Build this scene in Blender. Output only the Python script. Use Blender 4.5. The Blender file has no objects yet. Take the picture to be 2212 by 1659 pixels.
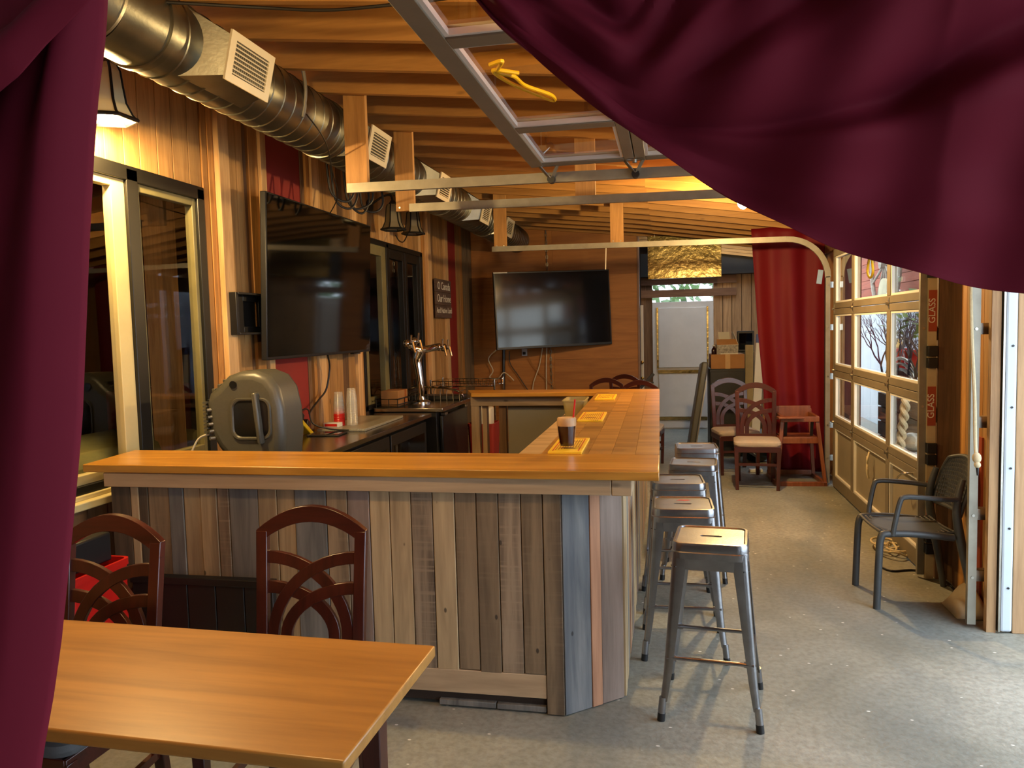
import bpy, bmesh, math, random
from mathutils import Vector, Matrix
R_ = random.Random(7)
SC = bpy.context.scene
COL = SC.collection
# ------------------------------------------------------------------ camera
F_PX, CX, CY, HZ = 1660.0, 1106.0, 829.5, 1.68
_yc = Vector((1441 - CX, 703 - CY, F_PX)).normalized()
_dn = Vector((.0256, 1.0, 0)); _dn.z = -(_dn.x * _yc.x + _dn.y * _yc.y) / _yc.z
_zc = -_dn.normalized(); _xc = _yc.cross(_zc)
RW = Matrix((_xc, _yc, _zc))                       # camera (x right, y down, z ahead) -> world
def P(px, py, x=None, y=None, z=None):
    """point of the place seen at a pixel of the photograph, on the plane x=, y= or z="""
    d = RW @ Vector((px - CX, py - CY, F_PX))
    t = (z - HZ) / d.z if z is not None else (y / d.y if y is not None else x / d.x)
    return Vector((0, 0, HZ)) + t * d
cam = bpy.data.cameras.new('camera'); cam.sensor_width = 36; cam.lens = 36 * F_PX / 2212
cam.clip_start = .05; cam.clip_end = 200
co = bpy.data.objects.new('camera', cam); COL.objects.link(co)
M = RW @ Matrix(((1, 0, 0), (0, -1, 0), (0, 0, -1)))
co.matrix_world = Matrix.Translation((0, 0, HZ)) @ M.to_4x4()
SC.camera = co
# ------------------------------------------------------------------ light
W = bpy.data.worlds.new('overcast_sky'); SC.world = W; W.use_nodes = True
bg = W.node_tree.nodes['Background']; bg.inputs[0].default_value = (.72, .85, 1.0, 1); bg.inputs[1].default_value = 5.0
SC.view_settings.view_transform = 'Standard'; SC.view_settings.look = 'None'
SC.view_settings.exposure = .25; SC.view_settings.gamma = 1; SC.view_settings.use_curve_mapping = False
SC.cycles.use_denoising = True
SC.cycles.max_bounces = 8; SC.cycles.sample_clamp_indirect = 6; SC.cycles.caustics_reflective = False; SC.cycles.caustics_refractive = False
WARM = (1.0, .68, .29)
LAMPS = [((.617, 6.6, 2.60), 165), ((.45, 2.75, 2.74), 85), ((-1.1, 1.75, 2.78), 42)]   # bare bulbs under the rafters
SCONCE_W = 140
# ------------------------------------------------------------------ helpers
def lin(c): return tuple(((v / 255) / 12.92 if v / 255 <= .04045 else ((v / 255 + .055) / 1.055) ** 2.4) for v in c)
class G:
    def __init__(s): s.b = bmesh.new()
    def verts(s, ps, fs):
        vs = [s.b.verts.new(p) for p in ps]
        for f in fs:
            try: s.b.faces.new([vs[i] for i in f])
            except ValueError: pass
        return s
    def box(s, x0, x1, y0, y1, z0, z1, m=None):
        ps = [Vector((x, y, z)) for x in (x0, x1) for y in (y0, y1) for z in (z0, z1)]
        if m: ps = [m @ p for p in ps]
        return s.verts(ps, [(0, 1, 3, 2), (4, 6, 7, 5), (0, 4, 5, 1), (2, 3, 7, 6), (0, 2, 6, 4), (1, 5, 7, 3)])
    def beam(s, p0, p1, w, h, up=(0, 0, 1), w1=None, h1=None):
        p0, p1 = Vector(p0), Vector(p1); d = (p1 - p0).normalized()
        a = d.cross(Vector(up))
        a = a.normalized() if a.length > 1e-4 else Vector((1, 0, 0)); c = a.cross(d)
        w1 = w if w1 is None else w1; h1 = h if h1 is None else h1
        ps = [p + a * (i * ww / 2) + c * (j * hh / 2) for p, ww, hh in ((p0, w, h), (p1, w1, h1)) for i, j in ((-1, -1), (1, -1), (1, 1), (-1, 1))]
        return s.verts(ps, [(3, 2, 1, 0), (4, 5, 6, 7), (0, 1, 5, 4), (1, 2, 6, 5), (2, 3, 7, 6), (3, 0, 4, 7)])
    def loft(s, loops, cap0=True, cap1=True, closed=True):
        vs = [[s.b.verts.new(p) for p in l] for l in loops]; n = len(vs[0])
        for a, c in zip(vs, vs[1:]):
            for i in range(n if closed else n - 1):
                j = (i + 1) % n
                try: s.b.faces.new((a[i], a[j], c[j], c[i]))
                except ValueError: pass
        if closed and cap0: s.b.faces.new(list(reversed(vs[0])))
        if closed and cap1: s.b.faces.new(vs[-1])
        return s
    def ring(s, c, d, r, n):
        d = Vector(d).normalized(); a = d.cross(Vector((0, 0, 1)))
        a = a.normalized() if a.length > 1e-3 else Vector((1, 0, 0)); e = d.cross(a)
        return [Vector(c) + (a * math.cos(t) + e * math.sin(t)) * r for t in (2 * math.pi * i / n for i in range(n))]
    def cyl(s, p0, p1, r0, r1=None, n=12):
        d = Vector(p1) - Vector(p0); r1 = r0 if r1 is None else r1
        return s.loft([s.ring(p0, d, r0, n), s.ring(p1, d, r1, n)])
    def tube(s, pts, r, n=8, closed=False):
        pts = [Vector(p) for p in pts]; ls = []; a = None; k = len(pts)
        for i, p in enumerate(pts):
            d = (pts[(i + 1) % k] - pts[i - 1]) if closed else (pts[min(i + 1, k - 1)] - pts[max(i - 1, 0)])
            d = d.normalized()
            if a is None:
                a = d.cross(Vector((0, 0, 1)))
                if a.length < .05: a = d.cross(Vector((1, 0, 0)))
            a = (a - d * a.dot(d)).normalized(); e = d.cross(a); rr = r[i] if isinstance(r, (list, tuple)) else r
            ls.append([p + (a * math.cos(t) + e * math.sin(t)) * rr for t in (2 * math.pi * q / n for q in range(n))])
        if closed: ls.append(ls[0]); return s.loft(ls, False, False)
        return s.loft(ls)
    def lathe(s, prof, n=24, c=(0, 0, 0), ax='z', sq=None):
        ls = []
        for r, z in prof:
            l = []
            for i in range(n):
                t = 2 * math.pi * i / n; u, v = r * math.cos(t), r * math.sin(t)
                l.append(Vector(c) + (Vector((u, v, z)) if ax == 'z' else Vector((u, z, v)) if ax == 'y' else Vector((z, u, v))))
            ls.append(l)
        return s.loft(ls)
    def prism(s, poly, a, b, ax='y'):
        f = {'y': lambda u, v, w: (u, w, v), 'x': lambda u, v, w: (w, u, v), 'z': lambda u, v, w: (u, v, w)}[ax]
        return s.loft([[Vector(f(u, v, a)) for u, v in poly], [Vector(f(u, v, b)) for u, v in poly]])
    def grid(s, fn, nu, nv):
        vs = [[s.b.verts.new(fn(i / nu, j / nv)) for j in range(nv + 1)] for i in range(nu + 1)]
        for i in range(nu):
            for j in range(nv): s.b.faces.new((vs[i][j], vs[i + 1][j], vs[i + 1][j + 1], vs[i][j + 1]))
        return s
    def ball(s, c, r, n=12, sc=(1, 1, 1)):
        m = max(6, n // 2); ls = []
        for j in range(m + 1):
            t = math.pi * (j + .02) / (m + .04)
            ls.append([Vector(c) + Vector((sc[0] * r * math.sin(t) * math.cos(q), sc[1] * r * math.sin(t) * math.sin(q), -sc[2] * r * math.cos(t))) for q in (2 * math.pi * i / n for i in range(n))])
        return s.loft(ls)
    def obj(s, name, mat, parent=None, loc=None, rot=None, bevel=0, smooth=True, solid=0, kind=None, label=None, cat=None, group=None, seg=2):
        bmesh.ops.recalc_face_normals(s.b, faces=s.b.faces[:])
        me = bpy.data.meshes.new(name); s.b.to_mesh(me); s.b.free()
        if smooth:
            for p in me.polygons: p.use_smooth = True
            try: me.set_sharp_from_angle(angle=math.radians(35))
            except Exception: pass
        me.materials.append(mat)
        o = bpy.data.objects.new(name, me); COL.objects.link(o)
        if parent: o.parent = parent
        if loc is not None: o.location = loc
        if rot is not None: o.rotation_euler = rot
        if solid:
            q = o.modifiers.new('thick', 'SOLIDIFY'); q.thickness = solid; q.offset = 0
        if bevel:
            q = o.modifiers.new('edge', 'BEVEL'); q.width = bevel; q.segments = seg; q.limit_method = 'ANGLE'; q.angle_limit = math.radians(40)
        tag(o, label, cat, group, kind); return o
def tag(o, label=None, cat=None, group=None, kind=None):
    for k, v in (('label', label), ('category', cat), ('group', group), ('kind', kind)):
        if v: o[k] = v
    return o
def thing(name, label, cat, loc=(0, 0, 0), rz=0, group=None, rot=None):
    o = bpy.data.objects.new(name, None); COL.objects.link(o); o.empty_display_size = .1
    o.location = loc; o.rotation_euler = rot if rot else (0, 0, rz)
    return tag(o, label, cat, group)
def struct(name, label=None):
    o = bpy.data.objects.new(name, None); COL.objects.link(o); o.empty_display_size = .1
    return tag(o, label, None, None, 'structure')
def dup(root, loc, rz, label, group=None):
    r = root.copy(); COL.objects.link(r); r.location = loc; r.rotation_euler = (0, 0, rz); r['label'] = label
    if group: r['group'] = group
    for ch in list(root.children):
        c = ch.copy(); COL.objects.link(c); c.parent = r
        for g in list(ch.children):
            d = g.copy(); COL.objects.link(d); d.parent = c
    return r
def rrect(w, h, r, n=5, cx=0, cy=0):
    out = []
    for sx, sy, a0 in ((1, 1, 0), (-1, 1, 90), (-1, -1, 180), (1, -1, 270)):
        for i in range(n + 1):
            a = math.radians(a0 + 90 * i / n)
            out.append((cx + sx * (w / 2 - r) + r * math.cos(a), cy + sy * (h / 2 - r) + r * math.sin(a)))
    return out
def lerp(pts, x):
    if x <= pts[0][0]: return pts[0][1]
    for (a, b), (c, d) in zip(pts, pts[1:]):
        if x <= c: return b + (d - b) * (x - a) / (c - a)
    return pts[-1][1]
def spl(pts, k=6):
    pts = [Vector(p) for p in pts]; out = []
    for i in range(len(pts) - 1):
        a = pts[max(i - 1, 0)]; b = pts[i]; c = pts[i + 1]; d = pts[min(i + 2, len(pts) - 1)]
        for j in range(k):
            t = j / k
            out.append(.5 * ((2 * b) + (c - a) * t + (2 * a - 5 * b + 4 * c - d) * t * t + (3 * b - a - 3 * c + d) * t ** 3))
    out.append(pts[-1]); return out
# ------------------------------------------------------------------ materials
def newmat(name):
    m = bpy.data.materials.new(name); m.use_nodes = True
    return m, m.node_tree.nodes, m.node_tree.links, m.node_tree.nodes['Principled BSDF']
def coords(N, L, rnd=True):
    tc = N.new('ShaderNodeTexCoord')
    if not rnd: return tc.outputs['Object'], None
    oi = N.new('ShaderNodeObjectInfo'); mu = N.new('ShaderNodeMath'); mu.operation = 'MULTIPLY'; mu.inputs[1].default_value = 37.0
    L.new(oi.outputs['Random'], mu.inputs[0])
    ad = N.new('ShaderNodeVectorMath'); ad.operation = 'ADD'
    L.new(tc.outputs['Object'], ad.inputs[0]); L.new(mu.outputs[0], ad.inputs[1])
    return ad.outputs[0], oi.outputs['Random']
def mapped(N, L, src, sc):
    mp = N.new('ShaderNodeMapping'); mp.inputs['Scale'].default_value = sc; L.new(src, mp.inputs[0]); return mp.outputs[0]
def noise(N, L, v, scale, detail=4, dist=0, rough=.55):
    n = N.new('ShaderNodeTexNoise'); n.inputs['Scale'].default_value = scale; n.inputs['Detail'].default_value = detail
    n.inputs['Distortion'].default_value = dist; n.inputs['Roughness'].default_value = rough
    if v is not None: L.new(v, n.inputs['Vector'])
    return n.outputs['Fac']
def ramp(N, L, f, stops):
    r = N.new('ShaderNodeValToRGB'); e = r.color_ramp.elements
    while len(e) < len(stops): e.new(.5)
    for q, (p, c) in zip(e, stops): q.position = p; q.color = tuple(c) + ((1,) if len(c) == 3 else ())
    L.new(f, r.inputs[0]); return r.outputs[0]
def mix(N, L, f, a, b, mode='MIX'):
    m = N.new('ShaderNodeMix'); m.data_type = 'RGBA'; m.blend_type = mode
    for s, v in ((m.inputs['Factor'], f), (m.inputs['A'], a), (m.inputs['B'], b)):
        if hasattr(v, 'links'): L.new(v, s)
        else: s.default_value = v if isinstance(v, float) else tuple(v) + ((1,) if len(v) == 3 else ())
    return m.outputs['Result']
def bump(N, L, B, f, st=.2, d=.01):
    b = N.new('ShaderNodeBump'); b.inputs['Strength'].default_value = st; b.inputs['Distance'].default_value = d
    L.new(f, b.inputs['Height']); L.new(b.outputs[0], B.inputs['Normal'])
def plain(name, col, rough=.5, metal=0, var=.12, scale=8, bmp=0, spec=.5, **kw):
    m, N, L, B = newmat(name); v, r = coords(N, L)
    c = lin(col); n = noise(N, L, v, scale, 5)
    L.new(ramp(N, L, n, [(.3, [x * (1 - var) for x in c]), (.7, [min(1, x * (1 + var)) for x in c])]), B.inputs['Base Color'])
    B.inputs['Roughness'].default_value = rough; B.inputs['Metallic'].default_value = metal; B.inputs['Specular IOR Level'].default_value = spec
    if bmp: bump(N, L, B, noise(N, L, v, scale * 12, 3), bmp)
    for k, x in kw.items(): B.inputs[k].default_value = x
    return m
def wood(name, dark, light, axis='z', s=1.0, rough=.55, knots=.5, var=.35, coat=0, stain=None, saw=0):
    m, N, L, B = newmat(name); v, rn = coords(N, L)
    st = {'x': (.7, 9, 9), 'y': (9, .7, 9), 'z': (9, 9, .7)}[axis]; st = tuple(q * s for q in st)
    kn = {'x': (1.2, 3, 3), 'y': (3, 1.2, 3), 'z': (3, 3, 1.2)}[axis]
    g = noise(N, L, mapped(N, L, v, st), 1.6, 6, 1.4); f = noise(N, L, mapped(N, L, v, tuple(q * 5 for q in st)), 2.2, 3)
    mx = N.new('ShaderNodeMath'); mx.operation = 'MULTIPLY_ADD'; mx.inputs[1].default_value = .35; L.new(f, mx.inputs[0]); L.new(g, mx.inputs[2])
    c = ramp(N, L, mx.outputs[0], [(.42, lin(dark)), (.82, lin(light))])
    if knots:
        vo = N.new('ShaderNodeTexVoronoi'); vo.inputs['Scale'].default_value = 1.7; L.new(mapped(N, L, v, kn), vo.inputs['Vector'])
        k = ramp(N, L, vo.outputs['Distance'], [(.03, (knots,) * 3), (.075, (0, 0, 0))])
        c = mix(N, L, k, c, [x * .35 for x in lin(dark)])
    if stain:
        sn = ramp(N, L, noise(N, L, mapped(N, L, v, tuple(q * .35 for q in st)), 2.0, 5, .6), [(.5, (0, 0, 0)), (.68, (.75,) * 3)])
        c = mix(N, L, sn, c, lin(stain))
    if saw:
        sa = {'x': (26, .6, .6), 'y': (.6, 26, .6), 'z': (.6, .6, 26)}[axis]
        sn = ramp(N, L, noise(N, L, mapped(N, L, v, sa), 2.2, 3, .3), [(.52, (0, 0, 0)), (.7, (saw,) * 3)])
        c = mix(N, L, sn, c, lin(light))
    if stain:
        vn = N.new('ShaderNodeTexVoronoi'); vn.inputs['Scale'].default_value = 9.0; L.new(mapped(N, L, v, (1, 1, .55)), vn.inputs['Vector'])
        c = mix(N, L, ramp(N, L, vn.outputs['Distance'], [(.045, (.8,) * 3), (.07, (0, 0, 0))]), c, (.02, .016, .012))
    hs = N.new('ShaderNodeHueSaturation'); mr = N.new('ShaderNodeMapRange')
    mr.inputs['To Min'].default_value = 1 - var; mr.inputs['To Max'].default_value = 1 + var * .6
    L.new(rn, mr.inputs['Value']); L.new(mr.outputs[0], hs.inputs['Value']); L.new(c, hs.inputs['Color']); L.new(hs.outputs[0], B.inputs['Base Color'])
    B.inputs['Roughness'].default_value = rough; B.inputs['Coat Weight'].default_value = coat; B.inputs['Coat Roughness'].default_value = .25
    bump(N, L, B, mx.outputs[0], .18 if not coat else .05, .006); return m
def glassmat(name, tint=(1, 1, 1), gl=1.0):
    m, N, L, B = newmat(name); N.remove(B)
    fr = N.new('ShaderNodeFresnel'); fr.inputs[0].default_value = 1.5
    tr = N.new('ShaderNodeBsdfTransparent'); tr.inputs[0].default_value = tint + (1,)
    gs = N.new('ShaderNodeBsdfGlossy'); gs.inputs['Roughness'].default_value = .01; gs.inputs[0].default_value = (gl, gl, gl, 1)
    ge = N.new('ShaderNodeNewGeometry'); fm = N.new('ShaderNodeMath'); fm.operation = 'MULTIPLY'; iv = N.new('ShaderNodeMath'); iv.operation = 'SUBTRACT'; iv.inputs[0].default_value = 1
    L.new(ge.outputs['Backfacing'], iv.inputs[1]); L.new(fr.outputs[0], fm.inputs[0]); L.new(iv.outputs[0], fm.inputs[1])
    mx = N.new('ShaderNodeMixShader'); L.new(fm.outputs[0], mx.inputs[0]); L.new(tr.outputs[0], mx.inputs[1]); L.new(gs.outputs[0], mx.inputs[2])
    L.new(mx.outputs[0], N['Material Output'].inputs[0]); return m
def emit(name, col, st):
    m, N, L, B = newmat(name); B.inputs['Emission Color'].default_value = col + (1,); B.inputs['Emission Strength'].default_value = st; return m
def metal(name, col, rough, bmp=.05, sc=6, var=.2):
    return plain(name, col, rough, 1.0, var, sc, bmp)

cedar = wood('cedar_plank', (148, 106, 58), (188, 142, 84), 'z', 1, .6, .8, .24)
cedar_o = wood('orange_trim', (148, 96, 42), (194, 138, 70), 'z', 1, .6, .3, .2)
cedar_l = wood('pale_post', (182, 138, 88), (222, 180, 124), 'z', 1, .6, .5, .12)
cedar_d = wood('dark_plank', (82, 58, 36), (124, 90, 58), 'z', 1, .65, .5, .2)
shaded_pl = wood('shaded_plank', (96, 80, 60), (136, 116, 88), 'z', 1, .7, .3, .2)  # greyed wall boards: the back corner's shade is put into their colour
alc_pl = wood('alcove_plank', (128, 94, 60), (178, 140, 96), 'z', 1, .65, .8, .2)
alc_h = wood('header_board', (92, 60, 40), (130, 92, 62), 'x', 1, .65, .5, .2)
rafter_m = wood('rafter_fir', (158, 110, 52), (188, 136, 68), 'x', .8, .6, .5, .18)
deck_m = wood('roof_deck', (166, 106, 46), (208, 144, 70), 'y', .8, .65, .3, .05)
hanger_m = wood('hanger_fir', (160, 112, 58), (202, 150, 86), 'z', .8, .6, .4, .12)
ply_m = wood('plywood', (140, 86, 38), (174, 114, 54), 'x', .45, .55, .12, .08)
top_x = wood('bar_top_x', (158, 104, 32), (212, 154, 62), 'x', .45, .33, .15, .08, .35)
top_y = wood('bar_top_y', (140, 96, 40), (196, 146, 74), 'x', .5, .36, .2, .14, .3)
tab_m = wood('table_top', (136, 92, 38), (172, 122, 54), 'x', .5, .36, 0, .05, .25)
pine_x = wood('raw_pine', (150, 124, 92), (190, 162, 126), 'x', .5, .7, .8, .1)
pine_z = wood('raw_pine_z', (150, 124, 92), (186, 158, 122), 'z', .5, .7, .6, .1)
maho = wood('mahogany', (46, 16, 11), (74, 28, 19), 'z', .8, .28, 0, .08, .4)
maho_x = wood('mahogany_x', (46, 16, 11), (74, 28, 19), 'x', .8, .28, 0, .08, .4)
hc_m = wood('high_chair_wood', (100, 50, 28), (138, 78, 44), 'z', .8, .45, 0, .1, .2)
RECL = {'tan': wood('reclaimed_tan', (136, 112, 82), (186, 160, 120), 'z', .6, .8, .6, .12, 0, (96, 82, 66)),
        'pale': wood('reclaimed_pale', (150, 126, 92), (190, 164, 124), 'z', .6, .8, .5, .1, 0, (116, 98, 76)),
        'brown': wood('reclaimed_brown', (98, 80, 58), (150, 126, 96), 'z', .7, .8, .8, .14, 0, (74, 60, 48), .25),
        'saw': wood('reclaimed_sawn', (90, 74, 58), (158, 136, 110), 'z', .7, .85, .3, .12, 0, (72, 60, 50), .7),
        'grey': wood('reclaimed_grey', (84, 82, 78), (128, 124, 116), 'z', .7, .85, .5, .12, 0, (70, 70, 70)),
        'blue': wood('reclaimed_blue_grey', (86, 88, 90), (132, 130, 126), 'z', .7, .85, .6, .08, 0, (74, 78, 84)),
        'red': wood('reclaimed_red', (136, 92, 66), (182, 132, 98), 'z', .7, .8, .5, .08),
        'mauve': wood('reclaimed_mauve', (110, 92, 80), (146, 126, 112), 'z', .6, .8, .5, .08),
        'dark': wood('reclaimed_dark', (70, 58, 44), (112, 94, 72), 'z', .7, .85, .5, .14, 0, (50, 42, 34))}
red_paint = plain('red_paint', (140, 38, 32), .6, 0, .1, 3, .05)
orange_paint = plain('orange_red_paint', (158, 66, 34), .6, 0, .12, 3, .05)
black_frame = plain('black_window_frame', (20, 19, 16), .4)
olive_frame = plain('olive_sash', (120, 112, 74), .45)
cream = plain('cream_paint', (206, 190, 136), .5, 0, .06)
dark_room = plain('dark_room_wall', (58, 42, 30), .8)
black_pl = plain('black_plastic', (26, 26, 27), .42, 0, .1, 20)
black_sp = plain('black_speaker_shell', (82, 80, 70), .34, 0, .06, 60, .08)
black_m = plain('black_metal', (20, 20, 20), .35)
black_w = plain('black_painted_board', (26, 26, 26), .5, 0, .2, 6, .05)
screen = plain('dark_screen', (7, 8, 9), .06, 0, .1, 2, 0, .5)
screen2 = plain('dark_screen_satin', (22, 25, 30), .1, 0, .15, 2, 0, .6)
galv = metal('galvanised_steel', (176, 172, 160), .32, .06, 5, .22)
rail_m = plain('track_steel', (146, 141, 126), .48, .5, .15, 9, .04)
duct_m = metal('duct_steel', (128, 128, 118), .36, .05, 4, .25)
stool_m = metal('stool_steel', (150, 150, 152), .30, .05, 10, .18)
chrome = metal('chrome', (225, 222, 215), .06, 0, 4, .03)
steel_top = metal('stainless_top', (168, 162, 152), .22, .03, 4, .08)
white_paint = plain('white_paint', (205, 204, 200), .5, 0, .05, 4)
vent_white = plain('register_white', (214, 204, 176), .45, 0, .03)
door_paint = plain('garage_door_paint', (116, 106, 88), .5, 0, .1, 5, .04)
bead_paint = plain('glazing_bead_white', (214, 212, 204), .45, 0, .05)
panel_paint = plain('garage_panel_paint', (138, 128, 108), .55, 0, .08, 4)
flash_m = plain('white_flashing', (196, 208, 218), .4, 0, .05, 3)
out_post = wood('weathered_post', (150, 116, 80), (186, 150, 110), 'z', .7, .75, .7, .08)
card = plain('cardboard', (156, 112, 66), .85, 0, .1, 6)
paper = plain('white_card', (214, 212, 204), .8, 0, .05)
fabric_red = plain('red_satin', (104, 12, 20), .6, 0, .1, 2, .03, .2)
fabric_pur = plain('burgundy_satin', (106, 26, 42), .75, 0, .05, 2, .03, .12)
seat_fab = plain('beige_upholstery', (176, 160, 142), .85, 0, .06, 40, .15)
seat_gry = plain('grey_upholstery', (88, 88, 88), .8, 0, .06, 40, .15)
resin = plain('anthracite_resin', (66, 68, 68), .42, 0, .08, 30)
glass = glassmat('window_glass'); glass_dim = glassmat('dusty_glass', (.93, .9, .84))
yellow_m = plain('yellow_board', (240, 196, 44), .5, 0, .05)
brown_ink = plain('brown_print', (150, 80, 24), .6); red_ink = plain('red_print', (196, 74, 30), .6)
red_pl = plain('red_plastic', (196, 30, 22), .35); yellow_pl = plain('yellow_plastic', (226, 190, 30), .4)
white_ink = plain('white_ink', (228, 220, 200), .7); sign_m = wood('sign_board', (74, 56, 46), (104, 82, 68), 'y', 1, .75, 0, .05)
rope_m = plain('cream_rope', (206, 190, 152), .85, 0, .1, 60, .3); cord_w = plain('white_cord', (206, 196, 172), .5); cord_b = plain('black_cord', (22, 20, 18), .5)
foil, N, L, B = newmat('foil_board')
v, _ = coords(N, L, False); nn = noise(N, L, v, 3.2, 6, 1.2)
L.new(ramp(N, L, nn, [(.35, lin((120, 104, 64))), (.65, lin((186, 170, 122)))]), B.inputs['Base Color']); B.inputs['Metallic'].default_value = 1; B.inputs['Roughness'].default_value = .24
bump(N, L, B, noise(N, L, v, 16, 5), .22, .02)
conc, N, L, B = newmat('worn_concrete')
v, _ = coords(N, L, False)
a = ramp(N, L, noise(N, L, v, .9, 6, .5), [(.3, lin((108, 111, 101))), (.5, lin((143, 143, 130))), (.72, lin((170, 168, 155)))])
blu = ramp(N, L, noise(N, L, mapped(N, L, v, (1.1, .5, 1)), 1.3, 5, .8), [(.5, (0, 0, 0)), (.68, (.55,) * 3)])
a = mix(N, L, blu, a, lin((96, 108, 112)))
a = mix(N, L, ramp(N, L, noise(N, L, v, 34, 5), [(.35, (.35,) * 3), (.6, (0, 0, 0))]), a, lin((88, 86, 76)))
vo = N.new('ShaderNodeTexVoronoi'); vo.inputs['Scale'].default_value = 7.5; L.new(mapped(N, L, v, (1, 1.7, 1)), vo.inputs['Vector'])
a = mix(N, L, ramp(N, L, vo.outputs['Distance'], [(.05, (1, 1, 1)), (.07, (0, 0, 0))]), a, lin((222, 220, 210)))
L.new(a, B.inputs['Base Color']); B.inputs['Roughness'].default_value = .62
bump(N, L, B, noise(N, L, v, 48, 6), .35, .01)
ground_m = plain('outside_ground', (150, 148, 142), .8, 0, .15, 4, .2)
siding_m = plain('pale_siding', (188, 200, 214), .6, 0, .05, 3); red_siding = wood('red_siding', (126, 56, 38), (164, 82, 56), 'y', .6, .7, .2, .12)
brown_post = wood('brown_post', (120, 76, 50), (160, 108, 74), 'z', .7, .7, .3, .1)
grey_wood = wood('weathered_grey', (120, 118, 110), (172, 168, 156), 'y', .7, .8, .6, .12)
twig_m = plain('twig_bark', (84, 70, 66), .8); leaf_m = plain('leaf_green', (86, 112, 60), .6, 0, .3, 5)
soda = plain('root_beer', (40, 14, 10), .12, 0, .1, 5); foam_m = plain('beer_foam', (206, 168, 122), .8, 0, .12, 25)
tub_m = plain('cloudy_plastic', (204, 188, 132), .35, 0, .05, 5, 0, .5, **{'Transmission Weight': .35, 'Alpha': .85})
cup_pl = plain('cup_plastic', (220, 216, 205), .2, 0, .02, 5, 0, .6, **{'Alpha': .32}); clear_pl = glassmat('clear_cup', (.96, .96, .96), 1.0)
olive_m = plain('olive_bench', (118, 116, 70), .6); bulb_m = emit('bulb_glow', (1.0, .72, .34), 30.0)
bulb_lit = emit('sconce_glow', (1.0, .7, .32), 12.0); frost = plain('frosted_glass', (168, 156, 124), .35, 0, .1, 3, 0, .5, **{'Transmission Weight': .5})
stone = plain('speckled_slab', (150, 146, 128), .3, 0, .35, 120)
# ------------------------------------------------------------------ structure
XL, XR, YB, YA = -2.85, 1.75, 11.2, 12.7
def zr(x): return 2.915 - .11 * x if x < -.28 else 2.946 - .15 * (x + .28)
def bx(name, mat, parent, x0, x1, y0, y1, z0, z1, bevel=0, label=None, **k):
    """a box as one object with its own origin at its middle"""
    c = ((x0 + x1) / 2, (y0 + y1) / 2, (z0 + z1) / 2)
    return G().box(x0 - c[0], x1 - c[0], y0 - c[1], y1 - c[1], z0 - c[2], z1 - c[2]).obj(name, mat, parent, c, None, bevel, False, label=label, **k)
floor = G().box(-6, 1.9, -4, 13.2, -.12, 0).obj('floor', conc, kind='structure', label='worn grey concrete floor with pale flecks', smooth=False)
G().box(1.9, 9, -4, 18, -.16, -.04).obj('ground', ground_m, kind='structure', label='pale ground outside the glazed garage door', smooth=False)
# ceiling: sloping deck, lapped rafters
ceil = struct('ceiling', 'sloping timber roof with exposed fir rafters')
def deck(xs, y0, y1):
    G().prism([(x, zr(x) + .235 if x != -.28 else zr(-.29) + .235) for x in xs] + [(x, zr(x) + .27 if x != -.28 else zr(-.29) + .27) for x in reversed(xs)], y0, y1, 'y').obj('roof_deck', deck_m, ceil, smooth=False)
deck([-3.0, -.28, 2.1], -3.6, 11.3); deck([-3.0, -.28], 11.3, 12.5); deck([1.6, 2.1], 11.3, 12.5); deck([-3.0, -.28, 2.1], 12.5, 13.2)  # stretch over the camera is added to block sky; gap for the roof opening
G().prism([(-.28, 3.20), (1.6, 2.92), (1.6, 2.926), (-.28, 3.206)], 11.3, 12.5, 'y').obj('added_roof_window', glass, kind='structure', label='added unseen roof opening that daylights the far alcove', smooth=False)  # added out of view to bring daylight down onto the white door
k = 0; y = 3.57 - .447 * 5
while y < 12.7:
    for side in (0, 1):
        xa, xb = (-2.87, -.18) if side == 0 else (-.38, 1.95); yy = y + .042 * side
        ca = Vector(((xa + xb) / 2, yy, zr((xa + xb) / 2) + .1175)); za, zb = zr(xa), zr(xb)
        if side == 0: zb = 2.915 - .11 * xb
        else: za = 2.946 - .15 * (xa + .28)
        g = G().loft([[Vector((xa, yy - .019, za)) - ca, Vector((xa, yy + .019, za)) - ca, Vector((xa, yy + .019, za + .232)) - ca, Vector((xa, yy - .019, za + .232)) - ca],
                      [Vector((xb, yy - .019, zb)) - ca, Vector((xb, yy + .019, zb)) - ca, Vector((xb, yy + .019, zb + .232)) - ca, Vector((xb, yy - .019, zb + .232)) - ca]])
        g.obj('rafter', rafter_m, ceil, ca, smooth=False)
    y += .447
# left wall
wl = struct('wall_left', 'left wall of vertical timber boards and red panels around two dark windows')
W1, W2, ZS, ZW = (2.0, 4.42), (6.93, 8.82), .93, 2.615
for a, b, c, d in ((.9, 2.0, 0, 3.3), (4.42, 6.93, 0, 3.3), (8.82, 11.3, 0, 3.3), (2.0, 4.42, 0, ZS - .08), (2.0, 4.42, ZW, 3.3), (6.93, 8.82, 0, ZS), (6.93, 8.82, ZW, 3.3)):
    bx('wall_backing', dark_room, wl, XL - .12, XL - .022, a, b, c, d)
def wplank(y0, y1, mat, pr=0.0, z0=0.0, z1=None):
    z1 = zr(XL) + .02 if z1 is None else z1
    bx('plank' if mat not in (red_paint,) else 'panel', mat, wl, XL - .022, XL + pr, y0 + .0028, y1 - .0028, z0, z1, .003)
y = .9
while y < 2.0: wplank(y, min(y + .146, 2.0), cedar); y += .146
ys = [2.0, 2.13, 2.27, 2.42, 2.57, 2.71, 2.86, 3.0, 3.14, 3.29, 3.43, 3.57, 3.718, 3.846, 4.0, 4.14, 4.295, 4.42]
for a, b in zip(ys, ys[1:]): wplank(a, b, cedar, 0, ZW + .0)
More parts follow.
